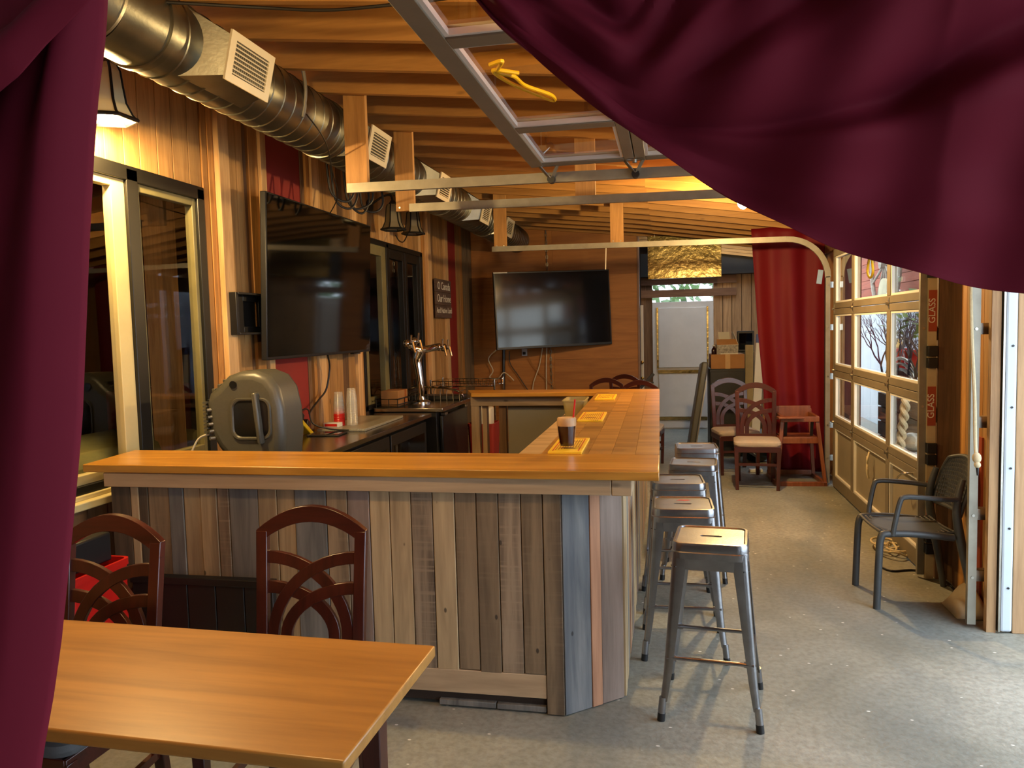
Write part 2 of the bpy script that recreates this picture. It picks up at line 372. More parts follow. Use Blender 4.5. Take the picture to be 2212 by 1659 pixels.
for a, b in zip(ys, ys[1:]): wplank(a, b, cedar_d, 0, 0, ZS - .085)
for a, b, m, pr in ((4.42, 4.48, cedar_o, .01), (4.48, 4.545, cedar_o, .015), (4.545, 4.667, cedar_l, .05), (4.667, 4.73, cedar_d, 0), (4.73, 4.83, cedar, 0), (4.83, 4.92, cedar, 0), (4.92, 4.96, cedar_d, 0), (4.96, 5.08, cedar_o, .02), (5.08, 5.16, cedar_l, .045),
                    (5.16, 5.77, red_paint, -.004), (5.77, 5.83, cedar_d, .0), (5.83, 5.89, cedar_o, .02), (5.89, 6.03, cedar_l, .04), (6.03, 6.17, cedar, 0), (6.17, 6.32, cedar, 0), (6.32, 6.45, cedar, 0), (6.45, 6.57, cedar_d, 0), (6.57, 6.72, cedar, 0), (6.72, 6.82, cedar_l, .03), (6.82, 6.93, cedar, 0),
                    (8.82, 8.88, cedar_o, .02), (8.88, 8.95, cedar_o, .0), (8.95, 9.08, cedar_l, .045), (9.08, 9.2, cedar, 0), (9.2, 9.33, cedar, 0), (9.33, 9.46, cedar, 0), (9.46, 9.59, cedar, 0), (9.59, 9.72, cedar, 0), (9.72, 9.86, cedar_l, .03), (9.86, 10.33, red_paint, -.004), (10.33, 10.47, cedar, .02), (10.47, 10.6, cedar_o, .02), (10.6, 10.75, shaded_pl, 0), (10.75, 10.9, shaded_pl, 0), (10.9, 11.05, shaded_pl, 0), (11.05, 11.2, shaded_pl, 0)):
    wplank(a, b, m, pr)
y = 6.93
while y < 8.81: b = min(y + .105, 8.82); wplank(y, b, cedar if int(y * 31) % 3 else cedar_l, 0, ZW); y += .105
# window 1 : sliding pair in a black frame
def pane(parent, y0, y1, z0, z1, x=XL - .035, mat=None): return bx('pane', mat or glass, parent, x - .003, x + .003, y0, y1, z0, z1)
w1 = struct('window_1', 'tall sliding window in a black frame behind the left end of the bar')
for a in ((2.0, 4.42, 2.535, ZW), (2.0, 4.42, ZS - .03, ZS + .03), (4.35, 4.42, ZS, 2.6), (2.0, 2.07, ZS, 2.6), (3.71, 3.80, ZS, 2.6)): bx('frame', black_frame, w1, XL - .08, XL + .012, *a, bevel=.004)
for y0, y1 in ((2.07, 3.71), (3.80, 4.35)):
    sw = .105 if y0 < 3 else .035; sl = .05 if y0 < 3 else .03
    for a in ((y1 - sw, y1, ZS + .03, 2.535), (y0, y0 + sl, ZS + .03, 2.535), (y0 + sl, y1 - sw, ZS + .03, ZS + .08), (y0 + sl, y1 - sw, 2.49, 2.535)): bx('sash', cream if y0 < 3 else olive_frame, w1, XL - .06, XL - .006, *a, bevel=.004)
    pane(w1, y0 + sl, y1 - sw, ZS + .08, 2.49)
bx('window_sill', cream, w1, XL - .06, XL + .07, 2.0, 3.5, ZS - .075, ZS - .035, .006); bx('window_sill', cream, w1, XL - .06, XL + .03, 2.0, 3.5, ZS - .035, ZS - .012, .004)
# window 2
w2 = struct('window_2', 'dark framed folding window behind the beer tap')
for a in ((6.93, 8.82, 2.56, ZW), (6.93, 8.82, ZS, ZS + .05), (6.93, 6.98, ZS, 2.6), (8.73, 8.82, ZS, 2.6), (7.62, 7.68, ZS, 2.6)): bx('frame', black_frame, w2, XL - .08, XL + .012, *a, bevel=.004)
for y0, y1, m, s in ((6.98, 7.62, olive_frame, .12), (7.68, 8.225, black_frame, .075), (8.235, 8.73, black_frame, .08)):
    for a in ((y1 - s, y1, ZS + .05, 2.56), (y0, y0 + s * .8, ZS + .05, 2.56), (y0 + s * .8, y1 - s, 2.46, 2.56), (y0 + s * .8, y1 - s, ZS + .05, ZS + .12)): bx('sash', m, w2, XL - .06, XL - .002, *a, bevel=.003)
    pane(w2, y0 + s * .8, y1 - s, ZS + .12, 2.46)
# the unlit room behind the windows
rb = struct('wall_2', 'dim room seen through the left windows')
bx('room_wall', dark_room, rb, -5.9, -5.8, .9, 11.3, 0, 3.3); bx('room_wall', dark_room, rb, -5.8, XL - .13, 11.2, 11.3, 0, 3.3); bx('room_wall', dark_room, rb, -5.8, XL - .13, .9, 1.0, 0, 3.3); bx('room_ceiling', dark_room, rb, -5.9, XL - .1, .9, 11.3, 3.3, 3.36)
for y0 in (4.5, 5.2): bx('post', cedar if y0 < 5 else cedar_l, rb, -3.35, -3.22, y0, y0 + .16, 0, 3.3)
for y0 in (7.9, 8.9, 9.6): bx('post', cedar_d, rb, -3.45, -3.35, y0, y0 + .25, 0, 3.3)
t = thing('upholstered_bench', 'long olive bench inside the dim room behind the left window', 'bench', (-3.7, 4.4, 0))
G().box(-.35, .35, -1.2, .6, 0, .55).obj('bench_base', black_w, t, bevel=.02); G().box(-.4, .4, -1.25, .65, .55, 1.02).obj('cushion', olive_m, t, bevel=.08)
bx('sheet', red_paint, rb, -4.6, -4.5, 5.6, 6.6, 0, 1.25)
# back wall (plywood) and its return
wb = struct('wall_back', 'orange brown plywood wall behind the angled television')
for x0, x1 in ((XL, -1.63), (-1.63, -.41)):
    for z0, z1 in ((0, 1.22), (1.22, 2.44), (2.44, 3.3)): bx('plywood_sheet', ply_m, wb, x0 + .001, x1 - .001, YB, YB + .02, z0 + .001, z1 - .001)
bx('wall_backing', dark_room, wb, XL - .11, -.41, YB + .022, YB + .12, 0, 3.3); bx('corner_trim', plain('pinkish_trim', (132, 104, 92), .6), wb, -.41, -.385, YB - .02, YB + .14, 0, 2.95)
t = thing('door_latch_strip', 'narrow white door edge with two brass latches in the corner', 'door edge', (-.355, YB + .1, 0))
G().box(-.02, .02, -.02, .02, 0, 1.98).obj('edge_board', white_paint, t, bevel=.003)
for z in (1.16, .93): G().cyl((.0, -.02, z), (.0, -.09, z), .012).ball((0, -.09, z), .025).obj('latch', metal('brass', (190, 150, 80), .25), t)
# alcove wall with transom gaps above the white door
wa = struct('wall_alcove', 'board wall with the white door at the far end')
def ab(name, m, *a): return bx(name, m, wa, *a, bevel=.003)
for x0, x1 in ((-.41, -.33), (-.33, -.23)): ab('plank', cedar_d, x0, x1, YA, YA + .04, 0, 2.46)
xs = [.725, .87, 1.01, 1.16, 1.31, 1.46, 1.61, 1.76]
for a, b in zip(xs, xs[1:]): ab('plank', alc_pl, a + .004, b - .004, YA + .0, YA + .03, 0, 2.46)
ab('header_board', alc_h, -.41, 1.08, YA - .04, YA, 2.33, 2.455); ab('header_board', alc_h, -.41, 1.08, YA - .04, YA, 2.13, 2.25)
ab('transom_block', alc_h, .725, 1.08, YA + .005, YA + .03, 2.25, 2.33)
bx('wall_backing', dark_room, wa, .725, XR, YA + .032, YA + .13, 0, 3.2); bx('wall_backing', dark_room, wa, -.6, -.235, YA + .042, YA + .13, 0, 3.2); bx('wall_backing', dark_room, wa, -.235, .725, YA + .042, YA + .13, 2.46, 3.2)
bx('soffit', black_w, wa, -.41, 1.75, YA - .12, YA - .045, 2.465, 2.83)
bx('wall_backing', dark_room, wa, -.52, -.42, YB + .125, YA, 0, 3.2)
# door_1 : white door with foil taped panels
d1 = struct('door_1', 'white door with foil taped panels at the end of the alcove')
bx('door_slab', white_paint, d1, -.233, .722, YA - .03, YA + .015, .003, 2.055, .004)
for z0, z1 in ((1.0, 1.96), (.2, .89)):
    bx('door_panel', white_paint, d1, -.14, .62, YA - .05, YA - .03, z0, z1, .006)
for a in ((-.165, -.14, .98, 1.97), (.62, .645, .98, 1.97)): bx('foil_tape', foil, d1, a[0], a[1], YA - .054, YA - .03, a[2], a[3])
for z in (.91, .15): bx('foil_tape', foil, d1, -.15, .62, YA - .056, YA - .03, z, z + .05)
bx('door_rail', white_paint, d1, -.2, .69, YA - .045, YA - .03, .02, .13, .004)
# foil faced board hung from the rafters
t = thing('foil_insulation_board', 'gold reflecting foil insulation board hung above the far door', 'foil board', (.243, 11.05, 2.63))
G().box(-.5, .5, -.02, .02, -.3, .3).obj('board', foil, t, None, (math.radians(-3), 0, 0), .004)
for u in (-.4, .4): G().cyl((u, -.015, .28), (u, -.015, zr(u + .243) - 2.63 + .12), .004, n=6).obj('hanging_wire', galv, t)
# right wall : pillar between the garage doors, far wall, header
wr = struct('wall_right', 'right timber wall around the garage doors')
def rb_(name, m, *a, **k): return bx(name, m, wr, *a, **k)
rb_('header', cedar_d, XR - .05, 1.93, .9, 13.0, 2.42, 2.62)
for q in ((8.36, 9.4, 0, 2.42), (12.2, 13.0, 0, 2.42), (9.4, 12.2, 0, .5)): rb_('wall_backing', dark_room, XR + .025, 1.93, *q)
rb_('wall_backing', dark_room, XR + .025, 1.93, 4.46, 5.33, 0, 2.42); rb_('wall_backing', dark_room, XR + .025, 1.93, .9, 1.64, 0, 2.42)
for y0, y1, m in ((5.12, 5.33, cedar_d), (5.03, 5.12, cedar_o), (4.90, 5.03, cedar), (4.78, 4.90, cedar_o), (4.66, 4.78, cedar)): rb_('plank', m, XR, XR + .025, y0 + .002, y1 - .002, 0, 2.42)
rb_('panel', red_paint, XR - .004, XR + .025, 4.46, 4.66, 0, 1.0); rb_('panel', orange_paint, XR - .004, XR + .025, 4.46, 4.66, 1.0, 2.42)
rb_('plank', orange_paint, XR - .012, XR, 4.75, 4.86, 0, 1.0)
y = 8.36
while y < 12.6: rb_('plank', cedar, XR, XR + .025, y + .002, y + .143, 0, .5 if 9.3 < y < 12.2 else 2.42); y += .145
w3 = struct('added_side_window', 'added side window hidden by the red curtain to daylight the alcove'); bx('pane', glass, w3, 1.84, 1.846, 9.4, 12.2, .5, 2.42)  # added opening, unseen behind the curtain, so daylight reaches the white door
for q in ((9.36, 9.42, .5, 2.42), (12.15, 12.22, .5, 2.42), (10.75, 10.81, .5, 2.42)): bx('frame', cedar_o, w3, 1.80, 1.88, *q)
rb_('jamb_board', cedar_d, 1.682, 1.93, 5.30, 5.42, 0, 2.42); rb_('jamb_board', alc_pl, 1.655, 1.70, 4.42, 4.46, 0, 2.42); rb_('jamb_board', alc_pl, 1.70, XR, 4.44, 4.47, 0, 2.42)
rb_('metal_flashing', flash_m, 1.716, 1.774, 4.405, 4.44, .01, 2.42, bevel=.012); rb_('metal_flashing', galv, 1.706, 1.7155, 4.405, 4.47, .01, 2.42)
for i in range(6): G().cyl((1.75, 4.404, .25 + i * .32), (1.75, 4.40, .25 + i * .32), .006, n=8).obj('screw', black_m, wr)
for x0 in (1.777, 1.917, 2.057): rb_('post_board', out_post, x0, x0 + .138, 4.415, 4.60, 0, 2.5, bevel=.005)
wp = struct('wall_shield', 'added unseen walls behind the camera that hold back daylight')  # unseen walls added to keep daylight off the burgundy curtains
bx('shield_wall', cedar_d, wp, -3.0, -2.9, -3.6, 1.1, 0, 3.3); bx('shield_wall', cedar_d, wp, -3.0, 1.95, -3.7, -3.6, 0, 3.3); bx('shield_wall', cedar_d, wp, 1.85, 1.95, -3.6, -1.9, 0, 2.7); bx('shield_wall', cedar_d, wp, 1.85, 1.95, .7, 1.1, 0, 2.7); bx('shield_beam', cedar_d, wp, 1.85, 1.95, -1.9, .7, 2.35, 2.7)
# front wall of the room, out of the picture round the curtained opening
wf = struct('wall_front', 'front wall and beam over the curtained opening')
bx('front_panel', cedar_d, wf, -2.97, -1.5, 1.10, 1.2, 0, 3.3); bx('front_panel', cedar_d, wf, 1.1, 1.9, 1.10, 1.2, 0, 2.9); bx('front_beam', cedar_d, wf, -1.5, 1.1, 1.10, 1.2, 2.5, 3.2)
# ------------------------------------------------------------------ garage doors
HS = [0.0, .66, 1.18, 1.79, 2.38]; AS = [0, .085, .775, .865, 1.915, 2.005, 2.715, 2.80]
def garage_door(name, label, mp):
    """mp maps (along the door, height, outward depth) to the place"""
    d = struct(name, label)
    def bxm(g, a0, a1, h0, h1, d0, d1):
        ps = [mp(a, h, q) for a in (a0, a1) for h in (h0, h1) for q in (d0, d1)]
        g.verts(ps, [(0, 1, 3, 2), (4, 6, 7, 5), (0, 4, 5, 1), (2, 3, 7, 6), (0, 2, 6, 4), (1, 5, 7, 3)]); return g
    for s in range(4):
        h0, h1 = HS[s] + .002, HS[s + 1] - .002; r0 = .115 if s == 0 else .056; r1 = .056 if s < 3 else .075
        g = G()
        bxm(g, 0, 2.8, h0, h0 + r0, 0, .045); bxm(g, 0, 2.8, h1 - r1, h1, 0, .045)
        for i in (0, 2, 4, 6): bxm(g, AS[i], AS[i + 1], h0 + r0, h1 - r1, 0, .045)
        sec = g.obj('section', door_paint, d, bevel=.003)
        for i in (1, 3, 5):
            a0, a1, p0, p1 = AS[i], AS[i + 1], h0 + r0, h1 - r1
            if s == 0:
                bxm(G(), a0, a1, p0, p1, .026, .034).obj('panel', panel_paint, sec, smooth=False)
            else:
                bxm(G(), a0 + .001, a1 - .001, p0 + .001, p1 - .001, .028, .033).obj('pane', glass_dim, sec, smooth=False)
            g = G(); b = .016
            for q in ((a0, a0 + b, p0, p1), (a1 - b, a1, p0, p1), (a0 + b, a1 - b, p0, p0 + b), (a0 + b, a1 - b, p1 - b, p1)): bxm(g, *q, .006, .027)
            g.obj('glazing_bead', bead_paint, sec, smooth=False)
        if s:
            for a in (.04, .82, 1.96, 2.76):
                g = G(); h = HS[s]
                ps = [mp(a + u, h + v, q) for q in (-.004, -.001) for u, v in ((-.03, .0), (.03, .045), (.03, -.045))]
                g.verts(ps, [(0, 1, 2), (5, 4, 3), (0, 3, 4, 1), (1, 4, 5, 2), (2, 5, 3, 0)])
                p0, p1 = mp(a, h, -.018), mp(a, h, 0); g.cyl(p0, p1, .013, n=8); g.obj('hinge', galv, sec)
    return d
dA = garage_door('door_2', 'closed glazed garage door on the right with plants behind its panes', lambda a, h, q: Vector((1.632 + q, 8.21 - a, h + .012)))
dB = garage_door('door_3', 'raised glazed garage door lying flat under the rafters', lambda a, h, q: Vector((-.755 + (2.38 - h), 4.42 - a, 2.60 + q)))
hd = G().tube(spl([(1.63, 5.62, .63), (1.58, 5.62, .63), (1.57, 5.70, .60), (1.575, 5.78, .55), (1.62, 5.78, .53)], 5), .007).obj('handle', galv, dA)
G().tube(spl([(1.62, 6.72, .60), (1.60, 6.70, .53), (1.61, 6.76, .44), (1.62, 6.74, .38), (1.60, 6.70, .46), (1.61, 6.74, .56)], 5), .008).obj('rope_pull', rope_m, dA)
# tracks : horizontal rail, bend, upright, each one thing
def sweep(path, prof, y, side):
    """path in x,z ; prof in (normal, along y)"""
    ls = []
    for i, (x, z) in enumerate(path):
        a = path[max(i - 1, 0)]; b = path[min(i + 1, len(path) - 1)]; dx, dz = b[0] - a[0], b[1] - a[1]; l = math.hypot(dx, dz); n = (-dz / l, dx / l)
        ls.append([Vector((x + n[0] * u, y + v * side, z + n[1] * u)) for u, v in prof])
    return G().loft(ls)
CH = [(-.028, 0), (.028, 0), (.028, .03), (.02, .03), (.02, .006), (-.02, .006), (-.02, .03), (-.028, .03)]
def track(label, y, side, zl, xl, upright=True):
    t = thing('garage_door_track', label, 'door track')
    sweep([(xl, zl), (1.2, zl - .038)], CH, y, side).obj('rail', rail_m, t, smooth=False)
    if upright:
        arc = [(1.2 + .40 * math.sin(q), zl - .038 - .40 + .40 * math.cos(q)) for q in [math.radians(9 * i) for i in range(11)]]
        sweep(arc, CH, y, side).obj('bend', rail_m, t)
        sweep([(1.60, zl - .43), (1.60, .02)], [(u * .75, v) for u, v in CH], y, side).obj('upright', rail_m, t, smooth=False)
        for z in (.28, .62, 1.12, 1.62, 2.05):
            G().box(1.59, XR - .02, y + side * .032, y + side * .04, z - .03, z + .03).box(1.63, XR, y + side * .034, y + side * .085, z - .03, z + .03).obj('bracket', galv, t, smooth=False)
            G().cyl((1.60, y - .004, z), (1.60, y + .002, z), .008, n=8).obj('bolt', galv, t)
    return t
track('long steel door track along the far garage door with a bend beside the red curtain', 8.30, 1, 2.562, -1.872)
track('middle steel door track rail hanging just beyond the raised glazed door', 5.325, 1, 2.568, -1.80)
t3 = track('nearest steel door track, its upright standing beside the white metal flashing', 4.47, 1, 2.565, -1.905)
for lab, y, xa, sd in (('roller arm at the far inner corner of the raised glazed door', 4.45, -.70, 1), ('roller arm further along the raised glazed door beside the rail', 4.45, -.22, 1)):
    t = thing('track_roller', lab, 'roller', (xa, 4.42, 2.6)); G().beam((0, -.02, 0), (.05, .03, -.06), .02, .006).beam((.1, -.02, 0), (.06, .03, -.06), .02, .006).obj('arm', galv, t); G().cyl((.055, .02, -.065), (.055, .07, -.065), .022, n=12).obj('wheel', black_pl, t)
G().tube(spl([P(1058, 140, z=2.66), P(1085, 132, z=2.66), P(1075, 155, z=2.66), P(1110, 165, z=2.66), P(1135, 185, z=2.66), P(1190, 205, z=2.66), P(1195, 217, z=2.66), P(1150, 200, z=2.66), P(1100, 178, z=2.66), P(1065, 152, z=2.66), P(1120, 158, z=2.66)], 6), .008).obj('yellow_rope', yellow_pl, label='tangled yellow rope lying on the raised glazed door', cat='rope')
# wooden hangers that carry the rails
for lab, x, y, z0 in (('wooden hanger board nearest the camera beside the second air register', -1.855, 4.53, 2.545), ('wooden hanger board in front of the bell lanterns', -1.86, 5.43, 2.56), ('leftmost hanger board above the angled television', -1.79, 8.38, 2.575), ('hanger board between foil panel and angled television', -.515, 8.38, 2.57), ('hanger board below the raised glazed door holding the middle rail', -.545, 5.42, 2.56)):
    t = thing('rail_hanger', lab, 'hanger', (x, y, 0), 0, 'wooden hangers for the door rails')
    z1 = zr(x) + .2
    G().box(-.07, .07, -.019, .019, z0, z1).obj('board', hanger_m, t, bevel=.002, smooth=False)
    for z in (z0 + .025,): 
        for u in (-.04, .04): G().cyl((u, -.024, z), (u, -.018, z), .007, n=8).obj('screw', galv, t)
# ------------------------------------------------------------------ duct with registers
DX, DZ, DR = -2.13, 2.975, .178
vane_grey = plain('vane_grey', (104, 98, 82), .6)
duct = thing('spiral_duct', 'round galvanised spiral duct along the top of the left wall', 'duct')
pth = [(DX, 11.0), (DX, 2.72)]
G().loft([G().ring((DX, y, DZ), (0, 1, 0), DR, 40) for y in (2.62, 4.0, 6, 8, 11.15)]).obj('duct_body', duct_m, duct)
el = [(2.62, DZ), (2.50, DZ + .012), (2.40, DZ + .05), (2.31, DZ + .115), (2.25, DZ + .20), (2.23, DZ + .32)]
ls = []
for i, (y, z) in enumerate(el):
    a = el[max(i - 1, 0)]; b = el[min(i + 1, 5)]; ls.append(G().ring((DX, y, z), (0, b[0] - a[0], b[1] - a[1]), DR, 40))
G().loft(ls).obj('elbow', duct_m, duct)
for i in (0, 2, 4):
    y, z = el[i]; a = el[max(i - 1, 0)]; b = el[i + 1]
    d = Vector((0, b[0] - a[0], b[1] - a[1])).normalized(); c = Vector((DX, y, z))
    G().loft([G().ring(c - d * .006, d, DR + .001, 40), G().ring(c, d, DR + .008, 40), G().ring(c + d * .006, d, DR + .001, 40)]).obj('gore_seam', duct_m, duct)
y = 3.02
while y < 11.1:
    tilt = Vector((.10, 1, .02)).normalized()
    G().loft([G().ring((DX, y - .004, DZ), tilt, DR + .0005, 36), G().ring((DX, y, DZ), tilt, DR + .005, 36), G().ring((DX, y + .004, DZ), tilt, DR + .0005, 36)]).obj('spiral_seam', duct_m, duct)
    y += .118
for y in (2.9, 4.62, 5.9, 7.2, 9.0):
    G().loft([G().ring((DX, y - .02, DZ), (0, 1, 0), DR + .002, 40), G().ring((DX, y - .018, DZ), (0, 1, 0), DR + .009, 40), G().ring((DX, y + .018, DZ), (0, 1, 0), DR + .009, 40), G().ring((DX, y + .02, DZ), (0, 1, 0), DR + .002, 40)]).obj('collar', duct_m, duct)
AN = math.radians(14)
for (ya, yb) in ((3.13, 3.50), (4.75, 5.10), (6.29, 6.65), (7.83, 8.2), (9.04, 9.46)):
    m = Matrix.Translation((DX, (ya + yb) / 2, DZ)) @ Matrix.Rotation(AN, 4, 'Y'); w = yb - ya
    g = G(); q = [(.10, .145, w / 2 + .07), (.275, .085, w / 2 - .02)]
    g.loft([[m @ Vector((u, sy * hw, sz * hh)) for sy, sz in ((-1, -1), (1, -1), (1, 1), (-1, 1))] for u, hh, hw in q]).obj('register_boot', duct_m, duct, smooth=False)
    g = G(); fo, fi = (w / 2, .106), (w / 2 - .045, .072)
    for a in ((-fo[0], -fi[0], -fo[1], fo[1]), (fi[0], fo[0], -fo[1], fo[1]), (-fi[0], fi[0], -fo[1], -fi[1]), (-fi[0], fi[0], fi[1], fo[1])): g.box(.274, .284, a[0], a[1], a[2], a[3], m)
    reg = g.obj('air_register', vent_white, duct, smooth=False)
    G().box(.2745, .276, -fi[0], fi[0], -fi[1], fi[1], m).obj('register_back', black_m, reg, smooth=False)
    for i in range(8):
        z = -fi[1] + .144 * (i + .5) / 8
        G().box(.277, .284, -fi[0], fi[0], z - .003, z + .003, m @ Matrix.Translation((.28, 0, z)) @ Matrix.Rotation(.4, 4, 'Y') @ Matrix.Translation((-.28, 0, -z))).obj('louver', vent_white, reg, smooth=False)
    g = G()
    for i in range(17):
        yy = -fi[0] + 2 * fi[0] * (i + .5) / 17; g.box(.2755, .278, yy - .0016, yy + .0016, -fi[1], fi[1], m)
    g.obj('vertical_vanes', vane_grey, reg, smooth=False, kind='stuff')
G().tube(spl([(DX + .17, 4.05, DZ + .2), (DX + .185, 4.05, DZ + .05), (DX + .16, 4.05, DZ - .09)], 4), .011).obj('hanging_strap', rail_m, duct)
c = thing('cable_bundle', 'loops of black cable hanging from the duct above the large television', 'cables')
for i in range(5):
    y = 5.35 + i * .13; x = DX - .30 + R_.uniform(-.05, .1)
    G().tube(spl([(x, y, 2.95), (x + .02, y + .02, 2.72 - .03 * (i % 3)), (x + .1, y + .1, 2.66 - .03 * (i % 2)), (x + .14, y + .16, 2.74), (x + .1, y + .2, 2.92)], 6), .009).obj('loop', cord_b, c)
G().tube(spl([(-1.95, 4.06, 2.90), (-1.955, 4.3, 2.81), (-2.06, 4.62, 2.70), (-2.2, 5.0, 2.62), (-2.4, 5.3, 2.55)], 6), .004).obj('duct_wire', cord_b, label='thin wire running down the side of the duct', cat='wire')
G().tube(spl([P(360, 5, z=3.03), P(560, 16, z=3.02), P(700, 22, z=2.99), P(830, 12, z=2.97), P(980, -6, z=2.95), P(1080, -30, z=2.95)], 6), .007).obj('ceiling_cable', cord_b, label='dark cable slung across the rafters above the duct', cat='cable')
# ------------------------------------------------------------------ lamps
for i, ((x, y, z), wt) in enumerate(LAMPS):
    lab = ('glowing bulb on the rafters at the edge of the burgundy swag', 'bare bulb above the raised glazed door', 'bare bulb on the rafters above the dining table')[i]
    zt = zr(x); zb = z + .065
    t = thing('ceiling_bulb', lab, 'lamp', (x, y, zb), 0, 'bare ceiling bulbs')
    G().cyl((0, 0, zt - zb), (0, 0, .05), .03).obj('socket', white_paint, t); G().ball((0, 0, 0), .045, 14, (1, 1, 1.25)).obj('bulb', bulb_m, t)
    l = bpy.data.lights.new('bulb_light', 'POINT'); l.energy = wt; l.color = WARM; l.shadow_soft_size = .045
    o = bpy.data.objects.new('bulb_light', l); COL.objects.link(o); o.location = (x, y, z - .075)
def bell(label, x, y, zt, h, r, lit=False):
    t = thing('bell_lantern', label, 'lamp', (x, y, zt), 0, 'bell shaped wall lanterns')
    n = 6; pr = [(.42, 0), (.52, .12), (.58, .4), (.66, .7), (.86, .92), (1.0, 1.0)]
    g = G().loft([[Vector((r * u * math.cos(2 * math.pi * i / n + .5), r * u * math.sin(2 * math.pi * i / n + .5), -h * v)) for i in range(n)] for u, v in pr], True, False)
    g.obj('shade', frost if not lit else plain('lit_shade', (222, 206, 158), .4, 0, .04), t, smooth=False, solid=.004)
    for i in range(n):
        a = 2 * math.pi * i / n + .5; G().tube([(1.02 * r * u * math.cos(a), 1.02 * r * u * math.sin(a), -h * v) for u, v in pr], .007, 6).obj('rib', black_m, t)
    G().tube([(1.03 * r * math.cos(2 * math.pi * i / n + .5), 1.03 * r * math.sin(2 * math.pi * i / n + .5), -h) for i in range(n)], .011, 6, True).obj('rim', black_m, t)
    G().cyl((0, 0, 0), (0, 0, .04), r * .44, r * .15, 6).obj('cap', black_m, t)
    G().tube(spl([(0, 0, .04), (-.02, 0, .09), (-.1, 0, .08), (XL - x + .01, 0, .0)], 5), .011).obj('arm', black_m, t); G().cyl((XL - x + .002, 0, 0), (XL - x + .03, 0, 0), .06).obj('wall_plate', black_m, t)
    G().ball((0, 0, -h * .62), .035, 12).obj('bulb', bulb_lit if lit else frost, t)
    if lit:
        l = bpy.data.lights.new('lantern_light', 'POINT'); l.energy = SCONCE_W; l.color = WARM; l.shadow_soft_size = .04
        o = bpy.data.objects.new('lantern_light', l); COL.objects.link(o); o.location = (x, y, zt - h - .01)
    return t
a = P(232, 262, x=-2.66); bell('lit bell lantern on the wall beside the left burgundy curtain', -2.66, a.y, a.z + .27, .26, .13, True)
a = P(850, 498, x=-2.6); bell('unlit bell lantern nearer to the large television', -2.6, a.y, a.z + .25, .24, .115)
a = P(893, 507, x=-2.6); bell('unlit bell lantern further along, above the folding window', -2.6, a.y, a.z + .25, .24, .115)
G().tube(spl([P(855, 508, x=-2.6), P(862, 520, x=-2.6), P(872, 522, x=-2.6), P(881, 505, x=-2.6)], 5), .006).obj('lantern_wire', cord_b, label='small wire loop hanging below the pair of unlit lanterns', cat='wire')
# ------------------------------------------------------------------ bar
ZT = 1.09
bt = thing('long_bar_counter', 'long orange wood bar top forming a U with coasters on it', 'bar top', (-.3, 3.3, 1.05))
def slab(name, poly, m, z0=1.052, z1=ZT):
    c = Vector((sum(p[0] for p in poly) / len(poly), sum(p[1] for p in poly) / len(poly), (z0 + z1) / 2)); o = bt.location
    return G().prism([(x - c.x, y - c.y) for x, y in poly], z0 - c.z, z1 - c.z, 'z').obj(name, m, bt, c - o, None, 0 if name == 'stave' else .004)
slab('front_board', [(-2.74, 3.15), (-.038, 3.124), (-.040, 3.552), (-2.79, 3.585)], top_x)
# the long side is glued up from staves
y = 3.553; i = 0
for i in range(5):
    f = lambda a, b, q: a + (b - a) * q
    slab('stave', [(f(-.590, -.040, i / 5) + .0006, 3.555), (f(-.590, -.040, (i + 1) / 5) - .0006, 3.555), (f(-.632, -.073, (i + 1) / 5) - .0006, 7.0), (f(-.632, -.073, i / 5) + .0006, 7.0)], top_y)
slab('back_board', [(-1.82, 7.003), (-.073, 7.003), (-.076, 7.30), (-1.95, 7.38)], top_x)
bar = thing('bar_cabinet', 'bar base clad in upright reclaimed boards of mixed browns and greys', 'bar', (-.45, 3.2, 0))
O = Vector((-.45, 3.2, 0))
def bb(name, m, x0, x1, y0, y1, z0, z1, bev=.003):
    c = Vector(((x0 + x1) / 2, (y0 + y1) / 2, (z0 + z1) / 2))
    return G().box(x0 - c.x, x1 - c.x, y0 - c.y, y1 - c.y, z0 - c.z, z1 - c.z).obj(name, m, bar, c - O, None, bev)
edges = [-2.635, -2.529, -2.484, -2.435, -2.323, -2.245, -2.157, -2.07, -2.010, -1.863, -1.768, -1.678, -1.523, -1.422, -1.317, -1.222, -1.122, -1.022, -.921, -.824, -.726, -.626, -.531]
mats = ['dark', 'pale', 'dark', 'brown', 'grey', 'tan', 'tan', 'saw', 'grey', 'tan', 'tan', 'grey', 'brown', 'mauve', 'pale', 'tan', 'saw', 'pale', 'brown', 'brown', 'saw', 'brown', 'brown']
for (a, b), k in zip(zip(edges, edges[1:]), mats):
    pr = R_.uniform(0, .007); bb('plank', RECL[k], a + .0018, b - .0018, 3.2 - pr, 3.222, .172 + R_.uniform(0, .012), 1.0)
bb('corner_plank', RECL['brown'], -.529, -.452, 3.192, 3.214, 0.004, 1.0)
bb('kick_board', pine_x, -2.6, -.531, 3.196, 3.212, .072, .178); bb('floor_strip', RECL['grey'], -1.02, -.76, 3.2, 3.23, .01, .035); bb('floor_strip', RECL['grey'], -.755, -.535, 3.2, 3.23, .008, .033)
bb('bar_frame', dark_room, -2.6, -.5, 3.224, 3.30, .02, 1.05, 0)
